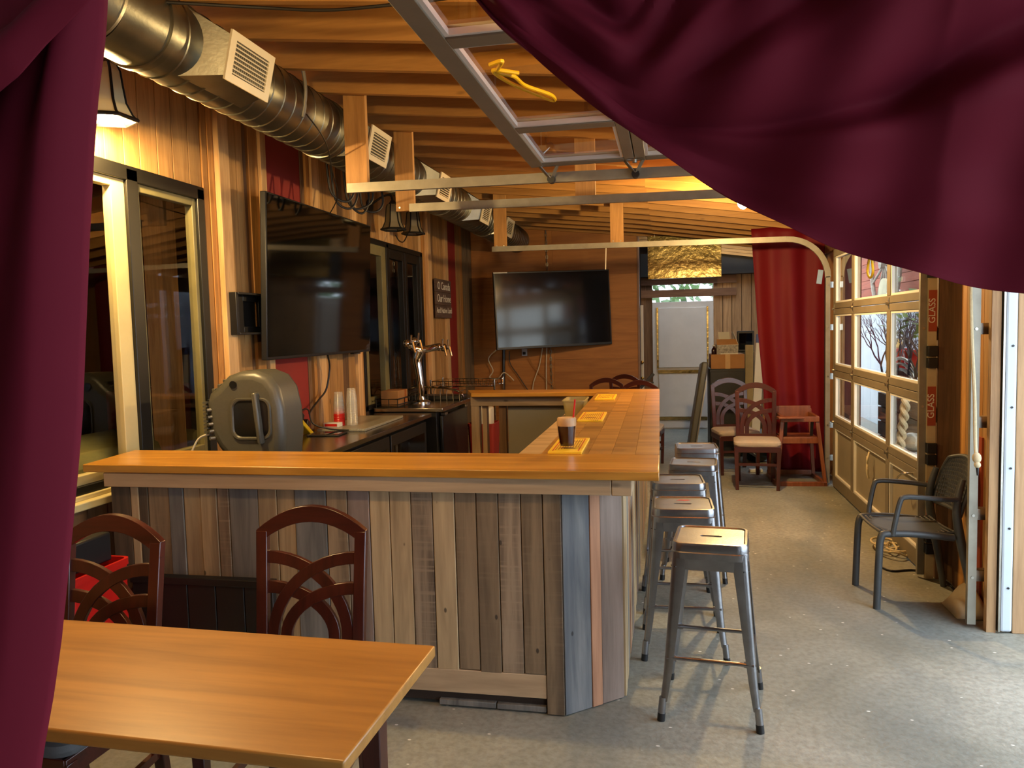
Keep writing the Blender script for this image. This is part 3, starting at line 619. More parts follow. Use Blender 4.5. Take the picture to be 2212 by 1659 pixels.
# chamfered corner
p0, p1 = Vector((-.449, 3.195)), Vector((-.206, 3.403)); d = (p1 - p0); nrm = Vector((d.y, -d.x)).normalized()
for a, b, k in ((.004, .44, 'blue'), (.445, .615, 'red'), (.62, .995, 'mauve')):
    q0, q1 = p0 + d * a, p0 + d * b; pr = R_.uniform(0, .004); c = (q0 + q1) / 2
    pts = [q0 + nrm * pr, q1 + nrm * pr, q1 - nrm * .02, q0 - nrm * .02]
    G().prism([(p.x - c.x, p.y - c.y) for p in pts], -.498, .498, 'z').obj('plank', RECL[k], bar, Vector((c.x, c.y, .502)) - O, None, .003)
y = 3.408; i = 0
while y < 7.2:
    w = .07 + .05 * R_.random(); k = ('pale', 'tan', 'pale', 'grey', 'tan', 'red', 'pale', 'mauve')[i % 8]
    bb('plank', RECL[k], -.226, -.204 + R_.uniform(0, .008), y + .0015, min(y + w, 7.2) - .0015, .005, 1.0); y += w; i += 1
bb('bar_frame', dark_room, -.30, -.228, 3.42, 7.2, .02, 1.05, 0)
bb('apron', pine_x, -2.635, -.235, 3.155, 3.198, .983, 1.05); bb('apron', pine_x, -.233, -.150, 3.157, 3.35, .981, 1.05, .004); bb('apron', pine_z, -.203, -.165, 3.40, 7.1, .985, 1.05)
bb('apron', pine_x, -1.86, -.62, 7.13, 7.17, .955, 1.05)
bb('leg', pine_z, -1.86, -1.78, 7.14, 7.23, .0, .955); bb('leg', pine_z, -1.765, -1.72, 7.2, 7.29, .0, .955)
bb('inner_panel', plain('pale_panel', (150, 144, 128), .7, 0, .04, 3), -1.52, -.62, 7.24, 7.255, .0, .952); bb('leg', cedar_d, -1.60, -1.53, 7.2, 7.27, .0, .95)
bb('inner_shelf', pine_x, -.86, -.30, 3.6, 7.0, .93, .955)
# printed boards, glass and tub
def menu_board(label, px, sq):
    c = P(*px, z=ZT); t = thing('menu_board', label, 'coaster', (c.x, c.y, ZT), math.radians(1), 'yellow printed boards on the bar')
    w, l = .16, .46
    G().box(-w / 2, w / 2, -l / 2, l / 2, .0005, .012).obj('board', yellow_m, t, bevel=.002)
    g = G(); 
    for a in ((-w / 2 + .016, -w / 2 + .022, -l / 2 + .03, l / 2 - .03), (w / 2 - .022, w / 2 - .016, -l / 2 + .03, l / 2 - .03), (-w / 2 + .022, w / 2 - .022, l / 2 - .036, l / 2 - .03)): g.box(*a, .0118, .0124)
    g.obj('red_border', red_ink, t, smooth=False)
    g = G()
    for i in range(9):
        x = -.05 + i * .0125; g.box(x - .0018, x + .0018, -l / 2 + .05 + sq * .012 * i, l / 2 - .11 + .006 * i, .0118, .0123)
    g.obj('printed_stripes', brown_ink, t, smooth=False)
    g = G(); g.prism([(-.04, -.12), (-.02, -.09), (.02, -.10), (.045, -.14), (.01, -.125)], .0122, .0127, 'z').prism([(-.05, .03), (.05, .10), (.05, .11), (-.05, .04)], .0122, .0127, 'z').obj('printed_motif', brown_ink, t, smooth=False)
menu_board('yellow printed board under the glass of dark drink', (1231, 965), 1); menu_board('middle yellow printed board on the bar, just behind the glass', (1280, 902), -1); menu_board('farthest yellow printed board on the bar', (1309, 859.5), 1)
c = P(1225, 968, z=ZT + .012)
t = thing('drink_glass', 'tumbler of dark root beer with tan foam and a red straw', 'drink', (c.x, c.y, ZT + .0127))
H = .148
G().lathe([(.034, .001), (.034, .012), (.036, .014)], 10).obj('glass_foot', clear_pl, t)
G().lathe([(.033, .013), (.0355, .03), (.0425, .095), (.0428, .108)], 10).obj('dark_drink', soda, t)
G().lathe([(.0430, .108), (.0455, .112), (.0458, .142), (.042, .148), (.02, .150), (.001, .149)], 24).obj('foam', foam_m, t)
G().loft([[Vector((r * math.cos(2 * math.pi * i / 24), r * math.sin(2 * math.pi * i / 24), z)) for i in range(24)] for r, z in ((.036, .014), (.0385, .03), (.0448, .095), (.047, .108), (.0478, .150), (.0466, .150), (.0459, .108))], False, False).obj('tumbler_wall', clear_pl, t)
G().cyl((.028, .01, .11), (.043, .0, .235), .0042, n=10).obj('straw', red_pl, t)
t = thing('plastic_tub', 'cloudy plastic tub on the shelf inside the bar', 'tub', (-.735, 6.2, .9555))
G().loft([[Vector((x * k, y * k, z)) for x, y in rrect(.18, .34, .03)] for k, z in ((.78, .002), (.96, .14), (1.04, .142), (1.04, .15), (.94, .15), (.94, .135), (.76, .012))], True, True).obj('tub_shell', tub_m, t)
# ------------------------------------------------------------------ back counter
c1 = thing('undercounter_fridge', 'low stainless topped fridge with black glazed doors under the large television', 'fridge', (-2.52, 5.3, 0))
def cb(par, org, name, m, x0, x1, y0, y1, z0, z1, bev=.004):
    o = Vector(org); c = Vector(((x0 + x1) / 2, (y0 + y1) / 2, (z0 + z1) / 2))
    return G().box(x0 - c.x, x1 - c.x, y0 - c.y, y1 - c.y, z0 - c.z, z1 - c.z).obj(name, m, par, c - o, None, bev)
o1 = (-2.52, 5.3, 0)
cb(c1, o1, 'worktop', steel_top, -2.79, -2.21, 3.72, 6.99, .865, .902); cb(c1, o1, 'body', black_pl, -2.79, -2.28, 3.75, 6.96, .02, .864)
for y0, y1 in ((4.32, 5.12), (5.14, 5.94), (5.98, 6.92)):
    dr = cb(c1, o1, 'door', black_pl, -2.28, -2.245, y0, y1, .14, .83)
    G().box(-.003, .003, -(y1 - y0) / 2 + .07, (y1 - y0) / 2 - .07, -.27, .27).obj('door_glass', screen, dr, (.019, 0, -.02), smooth=False)
    G().tube([(.018, -(y1 - y0) / 2 + .045, .26), (.045, -(y1 - y0) / 2 + .045, .26), (.045, -(y1 - y0) / 2 + .045, .08), (.018, -(y1 - y0) / 2 + .045, .08)], .008).obj('handle', galv, dr)
o2 = (-2.45, 7.6, 0); c2 = thing('beer_cooler', 'black beer cooler with a steel top carrying the tap tower', 'cooler', o2)
cb(c2, o2, 'worktop', steel_top, -2.82, -2.12, 7.06, 8.16, .905, .945, .006); cb(c2, o2, 'body', black_pl, -2.82, -2.19, 7.08, 8.14, .02, .905)
dr = cb(c2, o2, 'door', black_pl, -2.19, -2.15, 7.16, 8.10, .12, .86, .012)
for yy in (-.40, .36): G().box(-.02, .03, -.045, .045, -.012, .012).obj('hinge', galv, dr, (.01, yy, .385), bevel=.003)
# tap tower
a = P(897, 872, z=.945) + Vector((.05, .05, 0)); t = thing('beer_tap_tower', 'chrome beer tap tower with two arms of taps', 'beer tap', (a.x, a.y, .945))
G().lathe([(.10, 0), (.10, .018), (.07, .03), (.045, .04), (.036, .07)], 24).obj('base', chrome, t)
G().tube(spl([(0, 0, .05), (.0, 0, .17), (-.015, 0, .33), (-.03, 0, .45), (0, 0, .54)], 6), [.034 - .006 * abs(math.sin(i * .13)) + .0009 * i for i in range(25)], 14).obj('neck', chrome, t)
G().tube(spl([(-.07, -.11, .60), (-.05, -.05, .57), (.02, .02, .55), (.09, .16, .565), (.13, .26, .57)], 6), .038, 12).obj('cross_arm', chrome, t)
for p in ((-.09, -.12, .62), (-.02, -.10, .64), (.13, .24, .57), (.17, .30, .56)):
    q = Vector(p); tp = G().ball(q, .043, 12).cyl(q, q + Vector((.08, -.05, -.005)), .016, .014).cyl(q + Vector((.075, -.047, .01)), q + Vector((.10, -.06, -.09)), .014, .011).obj('tap', chrome, t)
    G().cyl(q + Vector((.05, -.03, .0)), q + Vector((.06, -.035, .085)), .008, .011).obj('tap_lever', chrome, tp)
# things on the counters
a = P(872, 882, z=.945); t = thing('bottle_tray', 'low black wire tray around the small cardboard carton', 'tray', (-2.69, 7.28, .945))
g = G()
for z in (.03, .085): g.tube([(-.11, -.2, z), (.11, -.2, z), (.11, .24, z), (-.11, .24, z)], .006, 6, True)
for q in [(-.11, -.2), (.11, -.2), (.11, .24), (-.11, .24), (.11, 0), (.02, -.2)]: g.cyl((q[0], q[1], 0), (q[0], q[1], .085), .005, n=6)
g.obj('tray_rail', black_m, t); G().box(-.11, .11, -.2, .24, .001, .008).obj('tray_bottom', black_m, t)
t = thing('small_carton', 'small cardboard carton with a dark tape band on the black tray', 'box', (-2.69, 7.30, .954)); G().box(-.09, .09, -.14, .14, 0, .15).obj('carton', card, t, bevel=.004); G().box(.0905, .092, .05, .09, .0, .15).box(-.09, .09, .05, .09, .1505, .1515).obj('tape_band', brown_ink, t)
a = P(748, 918, z=.905)
for st, (dx, dy, n, m) in enumerate(((0, 0, 11, clear_pl), (-.075, -.02, 9, None))):
    for i in range(n):
        red = st == 1 and i < 5; mm = red_pl if red else cup_pl
        z = .925 + i * .019 if st == 0 else .925 + i * .02
        od = ('lowest', 'second', 'third', 'fourth', 'fifth', 'sixth', 'seventh', 'eighth', 'ninth', 'tenth', 'eleventh')[i] + ' from the bottom'
        lab = ('clear plastic cup in the nearer nested stack, ' + od if st == 0 else 'red plastic cup in the rear nested stack, ' + od if red else 'clear plastic cup over the red ones, ' + od)
        g = G().loft([[Vector((r * math.cos(2 * math.pi * q / 20), r * math.sin(2 * math.pi * q / 20), zz)) for q in range(20)] for r, zz in ((.047, 0), (.0475, .006), (.046, .008), (.034, .115), (.032, .118))], False, True)
        g.obj('plastic_cup', mm, None, (-2.56 + dx * 1.4, 5.93 + dy, z), label=lab, cat='cup', group=('nested clear cups' if st == 0 else 'nested red cups' if red else 'clear cups over the red cups'))
a = P(745, 925, z=.902); b = P(790, 920, z=.902)
t = thing('stone_slab', 'speckled stone slab lying on the steel fridge top', 'slab', (-2.565, 6.16, .902), math.radians(1)); G().box(-.205, .205, -.47, .47, .0005, .022).obj('slab', stone, t, bevel=.004)
a = P(705, 922, z=.905); t = thing('matchbox', 'small red and white box on the slab edge beside cables', 'box', (-2.685, 5.83, .9245)); G().box(-.062, .062, -.045, .045, 0, .034).obj('box', paper, t, bevel=.002); G().box(-.053, .053, -.0462, -.045, .006, .028).obj('red_band', red_pl, t)
a = P(703, 941, z=.902); t = thing('tablet', 'dark tablet lying flat on the fridge top beside the speaker', 'tablet', (-2.59, 5.51, .903), math.radians(2)); G().box(-.13, .13, -.095, .095, 0, .012).obj('body', black_pl, t, bevel=.004); G().box(-.115, .115, -.08, .08, .0118, .0126).obj('glass_face', screen, t)
a = P(668, 908, z=.905); t = thing('power_strip', 'yellow power strip with black plugs fixed to the wall behind the speaker', 'power strip', (-2.79, 5.42, 1.005), 0, None, (0, math.radians(35), math.radians(90))); G().box(-.22, .22, -.035, .035, 0, .035).obj('strip', yellow_pl, t, bevel=.006)
for u in (-.12, .0, .12): G().box(u - .03, u + .03, -.03, .03, .0355, .085).obj('plug', black_pl, t, bevel=.006)
G().tube(spl([(-2.73, 5.36, 1.02), (-2.74, 5.4, 1.10), (-2.72, 5.47, 1.10), (-2.70, 5.5, .99), (-2.6, 5.62, .93), (-2.48, 5.66, .92), (-2.55, 5.64, .912), (-2.70, 5.40, .91)], 6), .006).obj('charger_cord', cord_b, label='thin black charger cord looping over the fridge top', cat='cable')
G().tube(spl([P(708, 768, x=-2.72), P(712, 795, x=-2.74), P(705, 840, x=-2.76), P(690, 862, x=-2.78), P(676, 880, x=-2.77), P(668, 893, x=-2.76)], 6), .008).obj('power_cable', cord_b, label='black power cord hanging below the large television', cat='cable')
t = thing('wire_basket', 'round backed chrome wire basket at the far end of the cooler', 'basket', (-2.42, 7.95, .945))
g = G()
for i in range(9):
    x = -.3 + i * .07; h = .14 * math.sqrt(max(.05, 1 - ((i - 4.2) / 5.2) ** 2)); g.tube([(x, -.12, .0), (x, -.13, h * .7), (x, -.06, h), (x, .12, h)], .004, 6)
g.obj('wires', galv, t)
G().tube(spl([(-.34, -.13, 0), (-.33, -.13, .09), (-.2, -.13, .145), (.12, -.13, .13), (.28, -.13, .08), (.30, -.13, 0)], 5), .011).obj('rim', chrome, t); G().box(-.3, .28, -.1, .14, .001, .05).obj('lid_box', black_pl, t, bevel=.01)
t = thing('wire_shelf_rack', 'chrome wire shelf rack behind the beer cooler', 'shelf rack', (-2.42, 9.05, 0))
for x, y in ((-.36, -.25), (.42, -.25), (-.36, .25), (.42, .25)): G().cyl((x, y, 0), (x, y, 1.10), .012).obj('post', chrome, t)
for z in (.45, 1.02):
    g = G()
    g.tube([(-.36, -.25, z), (.42, -.25, z), (.42, .25, z), (-.36, .25, z)], .006, 6, True).tube([(-.36, -.25, z + .06), (.42, -.25, z + .06), (.42, .25, z + .06), (-.36, .25, z + .06)], .005, 6, True)
    for i in range(16): x = -.36 + .78 * (i + .5) / 16; g.tube([(x, -.25, z + .06), (x, -.25, z), (x, .25, z), (x, .25, z + .06)], .003, 5)
    g.obj('wire_shelf', chrome, t)
t = thing('red_bin', 'dark red bin on the floor beside the pale bar leg', 'bin', (-2.03, 8.35, 0)); G().loft([[Vector((x * k, y * k, z)) for x, y in rrect(.30, .34, .04)] for k, z in ((.85, 0), (1, .62), (1.03, .62), (1.03, .65), (.95, .65), (.8, .02))]).obj('bin_shell', red_paint, t); G().box(-.1, .1, -.1, .1, .5, .82).obj('paper_roll_pack', paper, t, bevel=.02)
# speaker lying on its side
a = Vector((-2.36, 4.085, .903)); t = thing('loudspeaker', 'black loudspeaker lying on its side at the left end of the bar', 'speaker', a)
prof = [(-.285, .24), (-.295, .40), (-.27, .455), (-.19, .50), (-.12, .555), (-.02, .58), (.10, .58), (.20, .55), (.265, .48), (.295, .36), (.30, .22), (.28, .08), (.24, .0), (.0, .0), (-.12, .05), (-.22, .14)]
G().prism([(x * .80, z) for x, z in prof], -.145, .145, 'y').obj('cabinet', black_sp, t, bevel=.05, seg=4)
G().loft([[Vector((x * k, y, z * k + .31)) for x, z in rrect(.235, .225, .05)] for k, y in ((1.06, -.145), (1.03, -.155), (.95, -.154), (.90, -.146))], False, False).obj('recess_rim', black_sp, t, (.05, 0, 0))
G().loft([[Vector((x * k, y, z * k + .31)) for x, z in rrect(.235, .225, .05)] for k, y in ((.91, -.1455), (.88, -.1475))], True, True).obj('handle_recess', black_m, t, (.05, 0, 0))
G().beam((.115, -.163, .17), (.09, -.163, .46), .045, .03).obj('handle_bar', black_sp, t, bevel=.01)
pn = G().box(-.245, -.225, -.11, .12, .22, .42).obj('jack_panel', black_m, t, bevel=.004)
for i in range(9): G().box(-.252, -.225, -.142, .12, .23 + i * .021, .239 + i * .021).obj('cooling_fin', black_sp, t)
for i in range(5): G().cyl((-.19 - .003 * i, -.135, .2 + i * .04), (-.205 - .003 * i, -.16, .2 + i * .04), .011, n=10).obj('jack', galv, pn)
for i in range(3): G().beam((-.205 + i * .036, -.10, .465 + i * .026), (-.20 + i * .036, .10, .47 + i * .026), .022, .03).obj('top_fin', black_sp, t, bevel=.004)
G().cyl((-.05, -.143, .505), (-.05, -.151, .505), .022, n=16).obj('port', black_m, t)
G().tube(spl([a + Vector((-.23, -.12, .22)), a + Vector((-.30, -.13, .19)), a + Vector((-.35, -.15, .08)), a + Vector((-.36, -.16, .006))], 6), .006).obj('speaker_cable', cord_w, label='grey cable leaving the back of the loudspeaker', cat='cable')
# ------------------------------------------------------------------ televisions, mount, sign
t = thing('television', 'large dark television on the left wall above the fridge', 'television', (-2.70, 5.79, 1.51), 0, None, (0, math.radians(2.4), 0))
G().box(-.045, 0, -.94, .94, 0, 1.15).obj('back_shell', black_pl, t, bevel=.006); G().box(.0, .003, -.928, .928, .022, 1.138).obj('screen', screen, t, smooth=False)
G().box(-.12, -.045, -.25, .25, .35, .8).obj('wall_bracket', black_m, t, bevel=.004); G().box(-.03, .004, .55, .70, -.012, .0).obj('sensor', black_m, t)
lx, ly, rx, ry = -2.315, 10.35, -.79, 11.13; wd = math.hypot(rx - lx, ry - ly)
t = thing('television', 'angled television on the plywood back wall with a pale blue sheen', 'television', ((lx + rx) / 2, (ly + ry) / 2, 1.95), 0, None, (math.radians(-1), math.radians(-1.2), math.atan2(ry - ly, rx - lx)))
G().box(-wd / 2, wd / 2, 0, .05, -.535, .535).obj('back_shell', black_pl, t, bevel=.006); G().box(-wd / 2 + .02, wd / 2 - .02, -.003, 0, -.50, .515).obj('screen', screen2, t, smooth=False)
G().box(-.3, .3, .05, .10, -.3, .3).obj('mount_plate', black_m, t); G().beam((0, .1, 0), (-.25, .42, 0), .05, .08).obj('swing_arm', black_m, t); G().box(-wd / 2 + .002, -wd / 2 + .2, -.004, .0, .518, .532).obj('badge_strip', white_ink, t)
t = thing('empty_wall_mount', 'empty black swing mount on the wall left of the large television', 'mount', (-2.80, 4.85, 1.83))
g = G().box(-.02, .0, -.25, -.10, -.13, .13).box(-.02, .0, .10, .25, -.13, .13).box(-.02, .0, -.10, .10, .085, .13).box(-.02, .0, -.10, .10, -.13, -.085); g.obj('plate', black_m, t, bevel=.003)
G().box(.0, .05, -.27, -.24, -.14, .14).box(0, .05, .2, .22, -.14, .14).box(0, .06, -.25, .25, .125, .14).box(0, .06, -.25, .25, -.14, -.125).obj('flange', black_m, t, bevel=.003)
for u, w in ((-.2, .09), (-.2, -.09), (.16, .06), (.16, -.06)): G().cyl((0, u, w), (.012, u, w), .012, n=8).obj('bolt', galv, t)
G().box(-.04, -.02, -.08, .08, -.12, .12).obj('wall_plate', black_m, t)
t = thing('painted_sign', 'brown board sign lettered with a line of the anthem on the far left wall', 'sign', (-2.80, 9.5, 2.09))
for i in range(3): G().box(-.012, .012, -.335, .335, -.08, .08).obj('board', sign_m, t, (0, 0, .163 - .163 * i), bevel=.003)
def text(body, size, loc, rot, mat, parent, name='lettering', sx=1.0, ex=.001):
    cu = bpy.data.curves.new(name, 'FONT'); cu.body = body; cu.size = size; cu.align_x = 'CENTER'; cu.align_y = 'CENTER'; cu.extrude = ex
    o = bpy.data.objects.new(name, cu); COL.objects.link(o); o.parent = parent; o.location = loc; o.rotation_euler = rot; o.scale = (sx, 1, 1); cu.materials.append(mat)
    me = bpy.data.meshes.new_from_object(o.evaluated_get(bpy.context.evaluated_depsgraph_get())); q = bpy.data.objects.new(name, me); COL.objects.link(q)
    q.parent = parent; q.location = loc; q.rotation_euler = rot; q.scale = (sx, 1, 1); bpy.data.objects.remove(o); return q
for s, z, sz in (('O Canada', .155, .135), ('Our Home', .0, .135), ('And Native Land', -.15, .10)): text(s, sz, (.0135, .01, z), (math.pi / 2, 0, math.pi / 2), white_ink, t)
# cords and chain below and above the angled television
def wpts(pts, y): return [P(a, b, y=y) for a, b in pts]
G().tube(spl(wpts([(1072, 756), (1055, 775), (1065, 800), (1058, 815), (1075, 818), (1088, 805), (1100, 812), (1110, 822)], 11.1), 5), .008).obj('hanger_wire', cord_w, label='white cord bent like a coat hanger below the angled television', cat='cable')
G().tube(spl(wpts([(1172, 750), (1165, 790), (1153, 825), (1150, 850)], 11.15), 5), .008).obj('loose_cable', cord_w, label='white cord curving down left of the chain under the television', cat='cable')
G().tube(spl(wpts([(1181, 750), (1180, 800), (1181, 850)], 11.15), 5), .008).obj('loose_cable', cord_w, label='straight white cord beside the lower chain', cat='cable')
G().tube(spl(wpts([(1140, 770), (1155, 795), (1180, 820), (1208, 845)], 11.15), 5), .006).obj('loose_cable', card, label='thin tan cord slanting down right from the wall outlet', cat='cable')
G().tube(spl(wpts([(1100, 758), (1102, 785), (1120, 812), (1145, 850)], 11.15), 5), .007).obj('loose_cable', cord_b, label='thin black cord slanting across the plywood wall', cat='cable')
G().cyl(P(1088, 752, y=11.14), P(1088, 850, y=11.14), .022, n=8).obj('conduit_pole', black_m, label='thin black pole below the left of the angled television', cat='pole')
G().tube(wpts([(1309, 528), (1308, 582)], 8.315), .006).obj('pull_string', cord_w, label='short pale string hanging from the far rail above the television', cat='string')
a = P(1133, 760, y=11.18); t = thing('wall_outlet', 'white wall outlet on the plywood below the television', 'outlet', a); G().box(-.04, .04, -.012, .012, -.06, .06).obj('cover', white_paint, t, bevel=.003); G().box(-.02, .02, -.04, -.012, -.04, .0).obj('plug', black_pl, t, bevel=.004)
for lab, p0, p1 in (('chain hanging above the angled television', (1178, 480), (1182, 583)), ('chain hanging below the angled television', (1189, 748), (1192, 850))):
    a, b = P(*p0, y=11.184), P(*p1, y=11.184); n = int((a - b).length / .05); g = G()
    for i in range(n):
        c = a.lerp(b, (i + .5) / n); u = Vector((1, 0, 0)) if i % 2 else Vector((0, 1, 0))
        g.tube([c + u * .014 * math.cos(q) + Vector((0, 0, .033)) * math.sin(q) for q in [math.pi / 4 * j for j in range(8)]], .0055, 5, True)
    g.obj('hanging_chain', galv, label=lab, cat='chain')
# ------------------------------------------------------------------ dining chairs
def make_chair(label, fab):
    """faces -y, origin on the floor under the seat's middle"""
    t = thing('dining_chair', label, 'chair', (0, 0, 0), 0)
    yb = lambda z: .20 + max(0, z - .45) * .13                       # the back leans
    for s in (-1, 1):
        G().beam((s * .195, -.20, 0), (s * .205, -.20, .43), .034, .034, (0, 1, 0), .042, .042).obj('leg', maho, t, bevel=.003)
        ps = [(s * .175, .26, 0), (s * .18, .20, .45), (s * .184, yb(.75), .75), (s * .188, yb(.965), .965)]
        ls = [[Vector((x + u * .021, y + v * .016, z)) for u, v in ((-1, -1), (1, -1), (1, 1), (-1, 1))] for x, y, z in ps]
        G().loft(ls).obj('back_post', maho, t, bevel=.003)
        G().beam((s * .197, -.19, .20), (s * .178, .225, .22), .018, .03).obj('stretcher', maho, t)
    G().beam((-.2, -.2, .26), (.2, -.2, .26), .018, .026).obj('stretcher', maho_x, t)
    fr = G(); fr.box(-.215, .215, -.222, -.198, .385, .445).box(-.20, .20, .19, .21, .385, .445).box(-.222, -.2, -.22, .2, .385, .445).box(.2, .222, -.22, .2, .385, .445); fr.obj('seat_frame', maho_x, t, bevel=.003)
    pl = rrect(.46, .44, .06)
    G().loft([[Vector((x * k, y * k - .005, z)) for x, y in pl] for k, z in ((.97, .445), (1.0, .462), (.985, .482), (.9, .494), (.6, .502))]).obj('seat', fab, t)
    # arched top rail
    n = 14; ls = []
    for i in range(n + 1):
        x = -.209 + .418 * i / n; a = 1 - (x / .209) ** 2; zt = .968 + .088 * a; zb = zt - .058
        ls.append([Vector((x, yb(z) + d, z)) for z, d in ((zb, -.014), (zt, -.014), (zt, .014), (zb, .014))])
    G().loft(ls).obj('top_rail', maho_x, t, bevel=.002)
    def band(sd, rx, rz, zc, w=.043):
        pts = []; o = sd * .0016 + (.0008 if rx < .3 else 0)
        for i in range(13):
            q = math.radians(90 - 90 * i / 12); pts.append((-.172 + rx * math.cos(q), zc + rz * math.sin(q)))
        pts.append((-.172 + rx, .50)); ls = []
        for i, (x, z) in enumerate(pts):
            a = pts[max(i - 1, 0)]; b = pts[min(i + 1, len(pts) - 1)]; dx, dz = b[0] - a[0], b[1] - a[1]; l = math.hypot(dx, dz); nx, nz = -dz / l * w / 2, dx / l * w / 2
            ls.append([Vector((sd * (x + u * nx), yb(z + u * nz) + d, z + u * nz)) for u, d in ((-1, -.009 + o), (1, -.009 + o), (1, .009 + o), (-1, .009 + o))])
        G().loft(ls).obj('splat_band', maho, t, bevel=.002)
    for sd in (-1, 1):
        band(sd, .312, .280, .59); band(sd, .262, .172, .59)
    G().box(-.175, .175, yb(.5) - .012, yb(.5) + .012, .488, .52).obj('lower_rail', maho_x, t)
    return t
ch = make_chair('mahogany chair at the right rear, nearer of the two, with pale seat facing the camera', seat_fab); ch['group'] = 'mahogany dining chairs'
ch.location = (.89, 8.18, 0); ch.rotation_euler = (0, 0, math.radians(-4))
CG = 'mahogany dining chairs'
dup(ch, (.74, 8.98, 0), math.radians(10), 'mahogany chair just behind the nearer one by the stacked boxes', CG)
dup(ch, (-.745, 9.78, 0), math.radians(180), 'leftmost mahogany chair top showing over the back of the bar', CG)
dup(ch, (-.29, 9.3, 0), math.radians(174), 'rightmost mahogany chair top showing over the back of the bar', CG)
dup(ch, (-.50, 10.45, 0), math.radians(168), 'middle mahogany chair top half hidden over the back of the bar', CG)
cg = make_chair('mahogany chair at the wooden table at its left, before the low black panel', seat_gry); cg['group'] = CG
cg.location = (-1.965, 2.10, 0); cg.rotation_euler = (0, 0, math.radians(-2))
dup(cg, (-1.265, 2.30, 0), math.radians(4), 'mahogany chair in front of the reclaimed bar boards at the table', CG)
t = thing('folded_bracket', 'black folded bracket resting on the rightmost chair top behind the bar', 'bracket', (0, 0, 0))
G().beam(P(1384, 838, y=9.06), P(1412, 807, y=9.06), .035, .03, (0, 1, 0)).obj('bar', black_pl, t, bevel=.004); G().beam(P(1392, 832, y=9.04), P(1412, 826, y=9.04), .02, .02, (0, 1, 0)).obj('prong', black_pl, t, bevel=.003)
q = P(1773, 598, y=8.27); G().beam(q + Vector((0, 0, .07)), q + Vector((-.02, -.01, -.07)), .05, .004, (0, 1, 0)).obj('tape_scrap', plain('blue_tape_scrap', (120, 140, 160), .5), label='scrap of pale blue tape stuck on the bend of the far door track', cat='tape')
# ------------------------------------------------------------------ bar stools
def make_stool(label):
    t = thing('bar_stool', label, 'stool', (0, 0, 0), 0, 'steel bar stools along the bar')
    n = 7; O_ = lambda w, r, z, dz=0: [Vector((x, y, z)) for x, y in rrect(w, w, r, n)]
    slot = [Vector((x, y, .0)) for x, y in rrect(.085, .024, .011, n)]
    def sl(z, k=1.0): return [Vector((p.x * k, p.y * k, z)) for p in slot]
    G().loft([O_(.318, .045, .695), O_(.318, .045, .722), O_(.312, .045, .726), O_(.312, .045, .752), O_(.304, .042, .762), O_(.286, .036, .763), O_(.276, .03, .757), sl(.757, 1.1), sl(.754), sl(.735)], False, False).obj('seat', stool_m, t)
    G().loft([O_(.30, .04, .70), O_(.30, .04, .735)], True, True).obj('seat_underside', black_m, t)
    for sx in (-1, 1):
        for sy in (-1, 1):
            ls = []
            for z, c, w in ((.722, .153, .066), (.62, .160, .058), (.42, .175, .047), (.20, .192, .036), (.085, .205, .030)):
                k = .004; o = c; i = c - w
                ls.append([Vector((sx * a, sy * b, z)) for a, b in ((i, o - .002), (o - .022, o), (o - .008, o - .003), (o - .003, o - .008), (o, o - .022), (o - .002, i), (o - k, i), (o - k - .006, o - .024), (o - .024, o - k - .006), (i, o - k))])
            lg = G().loft(ls).obj('leg', stool_m, t)
            G().cyl((sx * .193, sy * .193, .10), (sx * .200, sy * .200, .03), .016).obj('leg_tip', stool_m, lg); G().cyl((sx * .199, sy * .199, .034), (sx * .202, sy * .202, 0), .017).obj('rubber_foot', black_pl, lg)
    for sx, sy in ((0, -1), (0, 1), (1, 0), (-1, 0)):
        z = .27; k = .178
        a, b = (Vector((-k, sy * k, z)), Vector((k, sy * k, z))) if sx == 0 else (Vector((sx * k, -k, z + .0)), Vector((sx * k, k, z + .0)))
        d = (b - a).normalized()
        G().cyl(a, b, .0085, n=10).beam(a, a + d * .04, .006, .024).beam(b - d * .04, b, .006, .024).obj('footrest', stool_m, t)
        w = .155 ; p, q = (Vector((-.10, sy * w, .675)), Vector((.10, sy * w, .675))) if sx == 0 else (Vector((sx * w, -.10, .675)), Vector((sx * w, .10, .675)))
        G().beam(p, q, .004, .05).obj('apron', stool_m, t)
    G().beam((-.15, -.15, .66), (.15, .15, .66), .03, .004).beam((-.15, .15, .655), (.15, -.15, .655), .03, .004).obj('cross_brace', black_m, t)
    return t
st = make_stool('steel bar stool nearest the camera, first of the row')
st.location = (.178, 3.405, 0); st.rotation_euler = (0, 0, math.radians(-6))
SG = 'steel bar stools along the bar'
s2_ = dup(st, (.068, 4.02, 0), math.radians(1), 'second steel bar stool from the camera, with a red smear on its seat', SG)
G().loft([[Vector((x, y + .085, z)) for x, y in ((-.03, -.012), (.012, -.02), (.045, -.006), (.03, .016), (-.012, .012))] for z in (.757, .7575)]).obj('red_smear', red_pl, s2_)
dup(st, (.05, 4.66, 0), math.radians(3), 'third steel bar stool, half under the corner of the bar top', SG)
dup(st, (.165, 5.27, 0), math.radians(-4), 'fourth steel bar stool, second from the far end', SG)
dup(st, (.21, 5.97, 0), math.radians(2), 'farthest steel bar stool of the row', SG)
